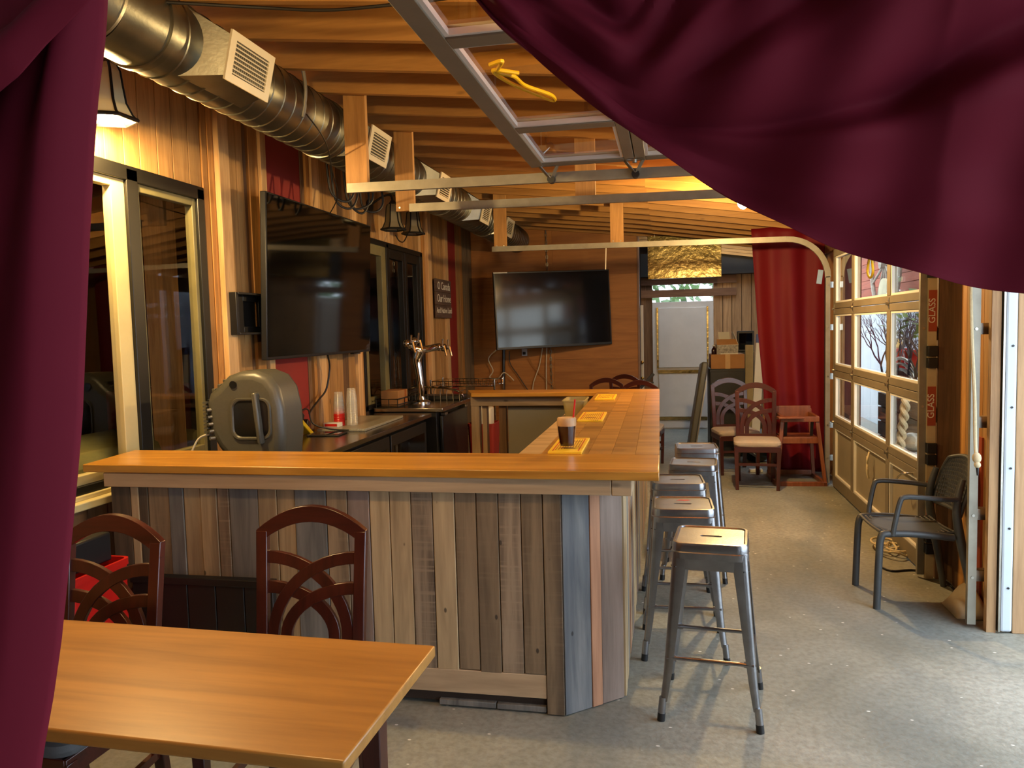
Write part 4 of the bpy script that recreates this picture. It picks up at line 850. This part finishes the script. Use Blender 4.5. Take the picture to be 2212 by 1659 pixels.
# ------------------------------------------------------------------ dining table
t = thing('dining_table', 'large orange wood table in the foreground beside the left curtain', 'table', (-.70, 1.49, 0), math.radians(-1.5))
G().box(-1.62, .0, .012, .635, .717, .752).obj('tabletop', tab_m, t, bevel=.006, seg=3)
G().box(-1.52, -.14, .20, .22, .675, .716).box(-1.52, -.14, .51, .53, .66, .716).box(-.16, -.14, .20, .51, .66, .716).box(-1.52, -1.50, .20, .51, .66, .716).obj('apron', maho_x, t)
for x in (-.15, -1.5):
    for y in (.12, .51): G().beam((x, y, 0), (x, y, .716), .05, .05, (0, 1, 0), .06, .06).obj('leg', maho, t, bevel=.004)
# bench, bin and box against the bar front
t = thing('low_black_panel', 'low black boarded panel standing against the reclaimed bar front', 'panel', (-2.13, 3.14, 0))
for i in range(5): G().box(-.36 + i * .145, -.36 + i * .145 + .141, -.014, .02, .0, .535).obj('board', black_w, t, bevel=.003)
G().box(-.366, .366, -.024, .024, .535, .57).obj('top_rail', black_w, t, bevel=.004)
t = thing('red_crate', 'red plastic crate behind the left dining chair', 'crate', (-2.60, 2.85, 0))
G().loft([[Vector((x * k, y * k, z)) for x, y in rrect(.36, .36, .03)] for k, z in ((.94, .0), (1, .66), (1.03, .66), (1.03, .69), (.96, .69), (.9, .03))]).obj('crate_shell', red_pl, t)
for i in range(3): G().box(-.14, .14, -.188, -.178, .14 + i * .17, .16 + i * .17).obj('rib', red_pl, t)
t = thing('black_case', 'small black case sitting on the red crate under the window', 'case', (-2.57, 2.85, .6915)); G().box(-.11, .11, -.12, .12, 0, .13).obj('case_shell', black_pl, t, bevel=.01); G().box(-.04, .04, -.126, -.12, .08, .10).obj('clasp', galv, t)
# ------------------------------------------------------------------ high chair
t = thing('high_chair', 'reddish wooden child high chair before the red curtain', 'high chair', (1.32, 8.47, 0), math.radians(3))
for s in (-1, 1):
    x0, x1 = s * .235, s * .17
    G().beam((x0, -.24, .02), (x1, -.16, .70), .035, .03, (0, 1, 0)).obj('leg', hc_m, t, bevel=.003); G().beam((x0, .26, .02), (x1, .16, .76), .035, .03, (0, 1, 0)).obj('leg', hc_m, t, bevel=.003)
    G().beam((x0, -.26, .02), (x0, .28, .02), .035, .04).obj('runner', hc_m, t, bevel=.003); G().beam((x1, -.19, .69), (x1, .18, .70), .03, .05).obj('arm_rail', hc_m, t, bevel=.003)
    G().beam((s * .185, -.18, .46), (s * .185, .17, .46), .03, .05).obj('side_rail', hc_m, t, bevel=.003)
for y, z in ((-.245, .02), (.265, .05)): G().beam((-.25, y, z), (.25, y, z), .03, .05).obj('cross_runner', hc_m, t, bevel=.003)
for y in (-.17, .167): G().box(-.19, .19, y - .014, y + .014, .43, .49).obj('cross_rail', hc_m, t, bevel=.003)
G().box(-.17, .17, -.17, .17, .475, .495).obj('seat', hc_m, t, bevel=.004)
G().box(-.19, .19, -.195, -.165, .655, .71).obj('front_bar', hc_m, t, bevel=.004); G().box(-.18, .18, .145, .17, .64, .79).obj('backrest', hc_m, t, bevel=.006); G().box(-.23, .02, -.30, -.165, .70, .716).obj('tray', hc_m, t, bevel=.004)
for x in (-.13, .13): G().beam((x, -.15, .69), (x, -.10, .50), .03, .006).obj('strap', black_pl, t)
# ------------------------------------------------------------------ resin armchair (faces -x)
t = thing('armchair', 'dark grey resin armchair with a perforated back by the right garage door', 'chair', (1.385, 4.93, 0), math.radians(3))
for s in (-1, 1):
    G().tube(spl([(-.215, s * .21, 0), (-.205, s * .21, .30), (-.195, s * .21, .42), (-.16, s * .21, .445), (0, s * .21, .445), (.2, s * .205, .425)], 5), .021, 12).obj('leg', resin, t)
    G().tube(spl([(.31, s * .215, 0), (.275, s * .21, .22), (.235, s * .205, .42), (.215, s * .20, .60), (.25, s * .19, .76)], 5), [.017 + .008 * math.sin(math.pi * i / 20) for i in range(21)], 12).obj('rear_leg', resin, t)
    G().tube(spl([(-.135, s * .222, .44), (-.125, s * .232, .52), (-.10, s * .235, .64), (-.075, s * .235, .665), (0, s * .235, .665), (.12, s * .23, .655), (.22, s * .205, .645)], 5), .015, 10).obj('arm', resin, t)
nx, ny = 13, 12
def perf(fn, nu, nv, th):
    g = G()
    for i in range(nu + 1): g.tube([fn(i / nu, q / 12) for q in range(13)], th, 5)
    for j in range(nv + 1): g.tube([fn(q / 10, j / nv) for q in range(11)], th, 5)
    return g
seatf = lambda u, v: Vector((-.19 + .40 * u, -.19 + .38 * v, .452 - .012 * math.sin(math.pi * u) - .008 * math.sin(math.pi * v)))
perf(seatf, 15, 15, .0088).obj('seat', resin, t, kind='stuff')
G().loft([[seatf(u, v) + Vector((0, 0, -.004 + d)) for u, v in ((0, 0), (1, 0), (1, 1), (0, 1))] for d in (-.012, .002)]).obj('seat_rim', resin, t)
def backf(u, v):
    half = .20 - .05 * max(0, (v - .55) / .45) ** 2
    y = (u * 2 - 1) * half; z = .55 + .31 * v - .03 * (2 * u - 1) ** 2 * v
    return Vector((.235 + .075 * v + .035 * (1 - (2 * u - 1) ** 2), y, z))
g = G()
for i in range(19): g.tube([backf((i + .5) / 19, q / 12) for q in range(13)], .0092, 5)
for j in range(13): g.tube([backf(q / 14, j / 12) for q in range(15)], .0092, 5)
g.obj('backrest', resin, t, kind='stuff')
g = G().tube([backf(0, q / 12) for q in range(13)] + [backf(q / 14, 1) for q in range(1, 15)] + [backf(1, 1 - q / 12) for q in range(1, 13)] + [backf(1 - q / 14, 0) for q in range(1, 14)], .013, 8, True).obj('back_rim', resin, t)
# ------------------------------------------------------------------ storage corner at the far end
t = thing('black_cabinet', 'tall black cabinet under the cardboard box at the far end', 'cabinet', (.735, 10.3, 0)); G().box(-.215, .215, -.28, .28, .0, 1.115).obj('cabinet_body', black_w, t, bevel=.006); G().box(-.205, .205, -.296, -.28, .04, 1.08).obj('door', black_w, t, bevel=.004)
t = thing('cardboard_box', 'brown cardboard box lying on the black cabinet', 'box', (.745, 10.3, 1.1155)); G().box(-.205, .205, -.27, .2, 0, .182).obj('carton', card, t, bevel=.004); G().box(-.03, .03, -.272, -.27, .0, .182).obj('tape', plain('tape_tan', (186, 150, 100), .4), t)
t = thing('open_printed_box', 'open white printed box with raised flaps on the brown box', 'box', (.745, 10.22, 1.298)); G().box(-.13, .13, -.15, .15, 0, .12).obj('carton', paper, t); G().box(-.13, .13, -.154, -.15, .012, .115).box(-.13, -.085, -.156, -.154, .0, .12).obj('printed_label', plain('grey_print', (150, 146, 138), .8, 0, .5, 40), t)
for a, b in (((-.13, -.15, .12), (-.13, -.17, .19)),): G().loft([[Vector((-.13, -.15, .12)), Vector((.13, -.15, .12)), Vector((.13, -.155, .12)), Vector((-.13, -.155, .12))], [Vector((-.13, -.10, .19)), Vector((.12, -.10, .19)), Vector((.12, -.105, .19)), Vector((-.13, -.105, .19))]]).obj('flap', card, t)
G().loft([[Vector((.13, -.15, .12)), Vector((.13, .15, .12)), Vector((.134, .15, .12)), Vector((.134, -.15, .12))], [Vector((.07, -.12, .28)), Vector((.07, .12, .28)), Vector((.074, .12, .28)), Vector((.074, -.12, .28))]]).obj('flap', paper, t)
G().loft([[Vector((-.08, .15, .12)), Vector((.06, .15, .12)), Vector((.06, .154, .12)), Vector((-.08, .154, .12))], [Vector((-.10, .08, .28)), Vector((.04, .08, .28)), Vector((.04, .084, .28)), Vector((-.10, .084, .28))]]).obj('flap', paper, t)
t = thing('brown_bottle', 'small brown bottle on the cardboard box left of the printed box', 'bottle', (.585, 10.18, 1.298)); G().lathe([(.03, 0), (.032, .05), (.026, .07), (.012, .085), (.012, .10)], 14).obj('bottle', soda, t); G().cyl((0, 0, .10), (0, 0, .115), .014).obj('cap', white_paint, t)
t = thing('black_monitor', 'black square monitor standing behind the printed box', 'monitor', (1.03, 10.75, 0)); G().box(-.11, .11, -.03, .03, 1.30, 1.58).obj('monitor_body', black_pl, t, bevel=.01); G().box(-.085, .085, -.033, -.03, 1.33, 1.55).obj('monitor_face', screen, t); G().box(-.1, .1, -.1, .1, 0, 1.30).obj('pedestal', black_w, t)
for lab, x, y, xt, m, hh in (('long pale carton tube leaning by the red curtain, with blue tape', 1.04, 9.85, 1.15, paper, 1.53), ('yellowed board leaning left of the taped carton', 1.00, 10.12, 1.04, plain('yellowed_board', (150, 130, 84), .7, 0, .15), 1.40), ('tan board leaning right of the taped carton', 1.17, 9.85, 1.27, card, 1.50)):
    o = thing('leaning_board', lab, 'board', (0, 0, 0)); G().beam((x, y, 0.006), (xt, y + .25, hh), .10, .05, (0, 1, 0)).obj('board', m, o, bevel=.003)
    if m is paper:
        d = Vector((xt - x, .25, hh)); a = Vector((x, y, .006)) + d * .93; b = Vector((x, y, .006)) + d; G().beam(a, b, .104, .054, (0, 1, 0)).obj('tape', plain('blue_tape', (50, 70, 130), .5), o)
t = thing('folded_table', 'dark folded table leaning between the white door and the cabinet', 'table', (0, 0, 0)); G().beam((.27, 10.05, .05), (.46, 10.15, 1.19), .08, .6, (0, 1, 0)).obj('tabletop', black_sp, t, bevel=.02)
G().beam((.325, 10.06, .1), (.465, 10.13, .95), .02, .5, (0, 1, 0)).obj('folded_legs', galv, t)
t = thing('floor_pedal_bag', 'dark bag on the floor behind the far chairs', 'bag', (1.05, 9.65, 0)); G().ball((0, 0, .18), .2, 14, (1.1, .8, .9)).obj('bag_body', black_pl, t)
G().box(-.07, .07, -.05, .05, 0, .03).obj('white_packet', paper, None, (.97, 9.0, .001), None, .004, label='small white packet on the floor beneath the far chairs', cat='packet')
# ------------------------------------------------------------------ things by the right wall
q = P(2012, 900, x=1.645); t = thing('glass_strip', 'tall wrapped strip with red glass labels standing by the door track', 'strip', (1.645, q.y, 0))
G().box(-.024, .024, -.0, .03, .0, 2.3).obj('strip_body', plain('strip_cream', (190, 170, 130), .6), t)
for z0, z1 in ((.38, .64), (1.00, 1.25), (1.60, 1.86), (2.08, 2.3)): G().box(-.0245, .0245, -.003, 0, z0, z1).obj('red_label', orange_paint, t); text('GLASS', .056, (-.004, -.0045, (z0 + z1) / 2), (math.pi / 2, -math.pi / 2, 0), white_ink, t)
for z in (.2, .78, 1.40, 1.97):
    for dz in (0, .075): G().box(-.028, .03, -.02, .032, z - .033 + dz, z + .033 + dz).obj('clamp', black_pl, t, bevel=.004)
t = thing('hanging_rope', 'cream rope hanging and knotted on the nearest door track', 'rope', (0, 0, 0))
pr = [P(2101, 560, x=1.575), P(2098, 640, x=1.575), P(2100, 740, x=1.575), P(2105, 850, x=1.575), P(2107, 960, x=1.575), P(2110, 985, x=1.57)]
G().tube(spl(pr, 6), .009).obj('rope', rope_m, t); k = pr[-1]; G().ball(k + Vector((0, 0, -.01)), .022, 12, (1, 1, 1.3)).ball(k + Vector((0, -.01, -.045)), .017, 10).obj('knot', rope_m, t); G().cyl(k + Vector((0, -.01, -.05)), k + Vector((0, -.015, -.10)), .009, .004).obj('rope_end', cord_b, t)
c = P(1925, 1185, z=.02); pts = []
for i in range(60):
    q = i * .42; r = .07 + .05 * math.sin(i * .31); pts.append(c + Vector((r * 1.1 * math.cos(q), r * 1.9 * math.sin(q), .006 + .0035 * (i % 9))))
G().tube(spl(pts, 2), .008).obj('rope_coil', rope_m, label='loose coil of cream rope on the floor beside the glazed garage door', cat='rope')
G().tube(spl([P(1893, 1218, z=.008), P(1925, 1233, z=.008), P(1980, 1232, z=.008), P(2040, 1255, z=.008), P(2075, 1290, z=.008)], 5), .007).obj('floor_cable', cord_b, label='dark cable lying on the floor under the grey armchair', cat='cable')
c = P(2080, 1290, z=0); c.x = 1.66; t = thing('cloth_sack', 'crumpled cream cloth at the foot of the wall behind the armchair', 'cloth', (c.x, 4.72, 0))
g = G().grid(lambda u, v: Vector(((u - .5) * .18, (v - .5) * .26, .004 + .13 * math.sin(math.pi * u) ** .6 * math.sin(math.pi * v) ** .6 * (1 + .25 * math.sin(9 * u + 5 * v)))), 16, 16); g.obj('sack', plain('cream_cloth', (196, 176, 138), .9, 0, .08), t, solid=.004)
for i in range(46):                                             # paint chips and litter on the concrete
    pass
# ------------------------------------------------------------------ outside the glazed door
fs = thing('pale_fence', 'pale blue grey board fence outside the glazed garage door', 'fence', (3.4, 12, 0))
y = 6.0
while y < 16: G().box(-.015, .015, -.24, .24, -.04, 2.08).obj('fence_board', siding_m, fs, (0, y - 12, 0), bevel=.004); y += .486
sh = thing('red_shed', 'red sided shed with a wagon wheel on it beyond the fence', 'shed', (3.6, 12, 0))
for i in range(8): G().box(-.02, .02, -6, 4.4, 0, .145).obj('siding_board', red_siding, sh, (0, 0, 1.95 + i * .15), (0, math.radians(3), 0))
G().box(.03, .1, -6, 4.4, -.04, 3.1).obj('shed_wall', dark_room, sh); G().box(-.2, .5, -6, 4.4, 3.12, 3.2).obj('eave', plain('mossy_eave', (70, 80, 62), .8), sh)
c = P(1912, 568, x=3.32); t = thing('wagon_wheel', 'weathered wagon wheel hung on the red shed', 'wheel', c)
G().tube([(0, .78 * math.cos(q), .78 * math.sin(q)) for q in [2 * math.pi * i / 36 for i in range(36)]], .035, 8, True).obj('rim', grey_wood, t); G().cyl((-.08, 0, 0), (.06, 0, 0), .09, n=16).obj('hub', grey_wood, t)
for i in range(12): a = 2 * math.pi * (i + .3) / 12; G().cyl((0, .07 * math.cos(a), .07 * math.sin(a)), (0, .77 * math.cos(a), .77 * math.sin(a)), .022, .018, 8).obj('spoke', grey_wood, t)
c = P(1906, 636, x=3.2); t = thing('log_slice', 'round cream log slice below the wagon wheel', 'plaque', c); G().cyl((0, 0, 0), (.05, 0, 0), .24, n=24).obj('slice', plain('cream_slice', (206, 202, 172), .8, 0, .1), t); G().cyl((.05, 0, 0), (.055, 0, 0), .245, n=24).obj('bark', twig_m, t)
c = P(1830, 700, x=2.35); t = thing('brown_post', 'brown timber post just outside the farthest panes', 'post', (c.x, c.y, -.04)); G().box(-.10, .10, -.16, .16, 0, 2.9).obj('post', brown_post, t, bevel=.006)
c = P(1810, 700, x=2.45); t = thing('pale_siding', 'pale siding panel beside the brown post outside', 'panel', (c.x, c.y, -.04)); G().box(-.03, .03, -.6, .6, 0, 2.9).obj('panel', siding_m, t); G().box(-.05, -.03, -.6, -.52, 0, 2.9).obj('trim', white_paint, t)
G().tube(spl([P(1880, 545, x=1.95), P(1874, 585, x=1.95), P(1880, 600, x=1.95), P(1886, 585, x=1.95), P(1881, 545, x=1.95)], 6), .012).obj('yellow_rope_loop', yellow_pl, label='yellow rope loop hanging outside the top panes', cat='rope')
G().tube(spl([P(1824, 688, x=2.2), P(1828, 705, x=2.2), P(1824, 725, x=2.2), P(1822, 745, x=2.2), P(1825, 762, x=2.2)], 5), [.03 + .015 * math.sin(i) for i in range(21)], 8).obj('orange_foam_bead', plain('orange_foam', (226, 140, 30), .7), label='orange foam bead running down the brown post', cat='foam')
c = P(1945, 930, x=2.65); t = thing('planter_box', 'weathered grey plank planter outside the lower panes', 'planter', (2.65, 9.0, -.04))
for i in range(4): G().box(-.02, .02, -.55, .55, 0, .19).obj('plank', grey_wood, t, (0, 0, .03 + i * .2), bevel=.004)
for u in (-.53, .53): G().box(.02, .07, u - .03, u + .03, 0, .82).obj('corner_post', grey_wood, t)
G().box(.03, .3, -.55, .55, 0, .70).obj('soil', twig_m, t)
t = thing('brown_crate', 'dark brown crate left of the grey planter outside', 'crate', (2.75, 10.4, -.04)); 
for i in range(4): G().box(-.02, .02, -.5, .5, 0, .17).obj('slat', wood('crate_slat', (84, 66, 58), (120, 96, 84), 'y', .7, .8, .4, .1) if i == 0 else bpy.data.materials['crate_slat'], t, (0, 0, .03 + i * .19), bevel=.004)
G().box(.02, .28, -.5, .5, 0, .7).obj('crate_fill', dark_room, t)
t = thing('hoop_chair', 'curved metal hoops of a garden seat over the brown crate', 'chair', (2.85, 10.3, .78))
for i in range(3): G().tube([(0, (.75 - i * .09) * math.cos(q), (.42 - i * .07) * math.sin(q)) for q in [math.pi * j / 16 for j in range(17)]], .02, 8).obj('hoop', galv, t)
G().box(.06, .10, -.5, .5, 0, .28).obj('seat_back', red_paint, t)
for lab, px in (('red flower pot behind the shrub, left of its trunk', (1940, 800)), ('red flower pot behind the shrub, right of its trunk', (1978, 812))):
    c = P(*px, x=3.2); t = thing('red_pot', lab, 'pot', (c.x, c.y, .9)); G().lathe([(.10, 0), (.15, .33), (.165, .33), (.165, .37), (.13, .37), (.09, .05)], 18).obj('pot_shell', red_pl, t)
t = thing('pot_shelf', 'plank shelf outside carrying the red pots', 'shelf', (3.2, 10.1, .84)); G().box(-.12, .12, -1.6, 1.4, 0, .055).obj('board', grey_wood, t)
for u in (-1.4, 1.2): G().box(-.1, .1, u - .03, u + .03, -.88, 0).obj('leg', grey_wood, t)
c = P(1938, 760, x=3.33); t = thing('birdhouse', 'yellow peaked birdhouse on the pale fence behind the shrub', 'birdhouse', (c.x, c.y, c.z - .12)); G().prism([(-.09, 0), (.09, 0), (.09, .2), (0, .32), (-.09, .2)], -.05, .054, 'x').obj('house', plain('ochre', (214, 168, 88), .7), t); G().cyl((-.052, 0, .16), (-.049, 0, .16), .03).obj('entrance_hole', black_m, t)
t = thing('braided_rope', 'thick braided rope hanging outside the lower near pane', 'rope', (0, 0, 0))
a, b = P(1957, 862, x=2.15), P(1944, 968, x=2.15)
for k in range(2): G().tube([a.lerp(b, i / 30) + Vector((.022 * math.cos(i * .55 + k * math.pi), .03 * math.sin(i * .55 + k * math.pi), 0)) for i in range(31)], .024, 8).obj('strand', rope_m, t)
c = P(1968, 976, x=2.3); t = thing('garden_table', 'low grey garden table just outside the nearest lower pane', 'table', (c.x, c.y - .2, -.04)); G().box(-.3, .3, -.6, .45, c.z + .02, c.z + .06).obj('tabletop', white_paint, t, bevel=.006)
for u in (-.25, .25):
    for w in (-.5, .38): G().box(u - .02, u + .02, w - .02, w + .02, 0, c.z + .02).obj('leg', grey_wood, t)
G().ball((c.x, c.y - .05, c.z - .04 + .06 + .085), .09, 14, (1, 1.6, 1.0)).obj('stone', stone, label='rounded stone on the low garden table', cat='stone')
hg = thing('hedge', 'green hedge beyond the far white door', 'hedge', (.3, 16, -.04)); RH = random.Random(3); g = G()
for i in range(900):
    p = Vector((RH.uniform(-2.4, 2.4), RH.uniform(-.5, .5), RH.uniform(0, 2.75))); a = Vector((RH.uniform(-1, 1), RH.uniform(-1, 1), RH.uniform(-1, 1))).normalized() * .14; b = a.cross(Vector((RH.random(), RH.random(), RH.random()))).normalized() * .07; g.verts([p - a, p + b, p + a, p - b], [(0, 1, 2, 3)])
g.obj('foliage', leaf_m, hg, kind='stuff', smooth=False); G().cyl((0, 0, 0), (0, 0, 2.2), .08).obj('stem', twig_m, hg)
# shrub
RS = random.Random(11)
sb = thing('garden_shrub', 'leafy shrub with bare purple twigs in the planter outside', 'shrub', (2.78, 8.95, .665))
g = G(); tips = []
def twig(p, d, l, r, n):
    q = p + d * l; mid = p.lerp(q, .5) + Vector((RS.uniform(-1, 1), RS.uniform(-1, 1), RS.uniform(-1, 1))) * l * .08
    g.tube([p, mid, q], [r, r * .85, r * .68], 5)
    if n == 0: tips.append((q, d)); return
    for _ in range(2 if n < 4 else 3):
        nd = (d + Vector((RS.uniform(-.5, .5), RS.uniform(-.75, .75), RS.uniform(-.35, .5)))).normalized(); twig(q, nd, l * RS.uniform(.62, .85), r * .62, n - 1)
for dy in (-.25, .05, .35): twig(Vector((0, dy, 0)), Vector((-.1, dy * .5 + .1, 1)).normalized(), .36, .022, 5)
g.obj('twigs', twig_m, sb); lt = list(tips)
s2 = thing('bare_shrub', 'bare purple twiggy bush outside the middle panes, left of the leafy shrub', 'shrub', (2.85, 10.55, .72)); g = G(); tips = []
for dy in (-.5, -.1, .3, .6): twig(Vector((0, dy, 0)), Vector((-.05, dy * .3 - .1, 1)).normalized(), .36, .02, 5)
g.obj('twigs', plain('purple_twig', (92, 80, 96), .8), s2); tips = lt
lf = G().loft([[Vector((0, 0, 0)), Vector((.001, 0, .004))], [Vector((.0, -.028, .05)), Vector((.012, .028, .05))], [Vector((0, 0, .11)), Vector((.001, 0, .108))]], False, False, False).obj('leaf', leaf_m, sb)
sel = RS.sample(tips, min(70, len(tips)))
for i, (q, d) in enumerate(sel):
    o = lf if i == 0 else lf.copy()
    if i: COL.objects.link(o)
    o.parent = sb; o.location = q; o.rotation_euler = (RS.uniform(-1.5, 1.5), RS.uniform(-1.5, 1.5), RS.uniform(0, 6)); s = RS.uniform(.7, 1.3); o.scale = (s, s, s)
# ------------------------------------------------------------------ curtains
def sag(name, label, fn, nu, nv, mat, th=.004):
    return G().grid(fn, nu, nv).obj(name, mat, None, label=label, cat='curtain', solid=th)
# red curtain closing the far right corner
def far_c(u, v):
    z = 2.72 * v + .01; w0 = lerp([(0, 1.10), (.9, 1.06), (1.6, 1.0), (2.72, .93)], z); x = w0 + (1.70 - w0) * u
    return Vector((x, 9.0 + .03 * math.sin(u * 19 + .8 * math.sin(v * 3)) * (.4 + .6 * (1 - v)) + .03 * math.sin(u * 8 + 1 + .5 * v) - .05 * (1 - v) * math.sin(u * 3), z))
sag('red_curtain', 'deep red curtain hanging in the far right corner behind the high chair', far_c, 120, 40, fabric_red)
EDGE = [(700, -700), (800, -420), (900, -200), (970, -85), (1027, 0), (1082, 60), (1164, 136), (1247, 199), (1329, 259), (1384, 302), (1438, 342), (1510, 389), (1581, 430), (1658, 470), (1740, 512), (1795, 534), (1888, 562), (1986, 592), (2096, 620), (2212, 636), (2330, 646), (2450, 650), (2600, 640), (2900, 560)]
CREASE = [(700, -720), (900, -220), (1027, -22), (1164, 100), (1384, 262), (1548, 292), (1767, 284), (1931, 235), (2040, 170), (2140, 118), (2212, 85), (2400, -20), (2900, -300)]
def sm(pts, x): return sum(lerp(pts, x + d) * w for d, w in ((-60, .15), (-30, .2), (0, .3), (30, .2), (60, .15)))
FOLD = [(0, .0), (.12, .012), (.3, .05), (.5, .052), (.68, .085), (.84, .115), (.93, .085), (1.0, .02), (1.06, .05), (1.2, .10), (1.5, .15), (1.8, .17), (2.05, .12), (2.2, .07), (2.35, .10), (2.7, .16), (3.2, .17), (3.6, .10), (4.2, .14), (6, .1)]
def swag(u, v):
    px = 760 + 2050 * u; e = sm(EDGE, px); h = max(e - sm(CREASE, px), 30.0)
    top = -640.0; py = e + (top - e) * v ** 1.25; s = (e - py) / h
    sf = sum(lerp(FOLD, max(0, s + d)) for d in (-.09, -.06, -.03, 0, .03, .06, .09)) / 7
    amp = min(1.0, h / 400.0) ** 1.4
    d = sf * amp + .012 * math.sin(px * .011 + s * 1.6) * min(1, s * 2) + .008 * math.sin(px * .023 - s * 2.3)
    p = P(px, py, y=1.06); p.y = 1.06 - d
    return p
sag('burgundy_swag', 'burgundy curtain swagged across the upper right of the view', swag, 220, 240, fabric_pur)
LE = [(-120, 237), (30, 233), (100, 228), (200, 215), (330, 205), (520, 195), (700, 188), (900, 180), (1000, 172), (1150, 158), (1280, 145), (1380, 135), (1500, 118), (1600, 100), (1700, 85), (2400, 10)]
def leftc(u, v):
    py = -560 + 2900 * v; e = lerp(LE, py); w = 620 + max(0, py) * .06; px = e - w * u
    fan = (e - px) / (60 + .11 * max(0, py + 150))
    d = .030 * math.sin(fan * 1.9 + .5) * min(1, u * 9 + .15) + .012 * math.sin(fan * 4.1) + .02 * (1 - math.exp(-u * 30))
    p = P(px, py, y=1.02); p.y = 1.02 - d * .9; p.z = max(p.z, .01); return p
sag('burgundy_curtain', 'burgundy curtain hanging straight down the left side of the view', leftc, 90, 90, fabric_pur)
LOW = [(-400, 470), (-200, 345), (0, 240), (45, 215), (90, 182), (150, 120), (235, 42), (262, 12), (300, -30), (420, -220)]
def leftswag(u, v):
    px = -420 + 740 * u; lo = lerp(LOW, px); py = lo - (lo + 700) * v ** 1.3
    s = (lo - py) / 60.0
    d = .03 + .022 * math.sin(min(s, 3.1) * 1.5 + .2) + .014 * math.sin(s * 1.1 + px * .004)
    p = P(px, py, y=.98); p.y = .98 - d; return p
sag('burgundy_valance', 'burgundy swag gathered over the top of the left curtain', leftswag, 70, 70, fabric_pur)
t = thing('curtain_rod', 'dark rod carrying the burgundy curtains above the view', 'rod', (0, 0, 0)); G().cyl((-1.5, 1.08, 2.47), (1.12, 1.08, 2.47), .018).obj('rod', black_m, t)
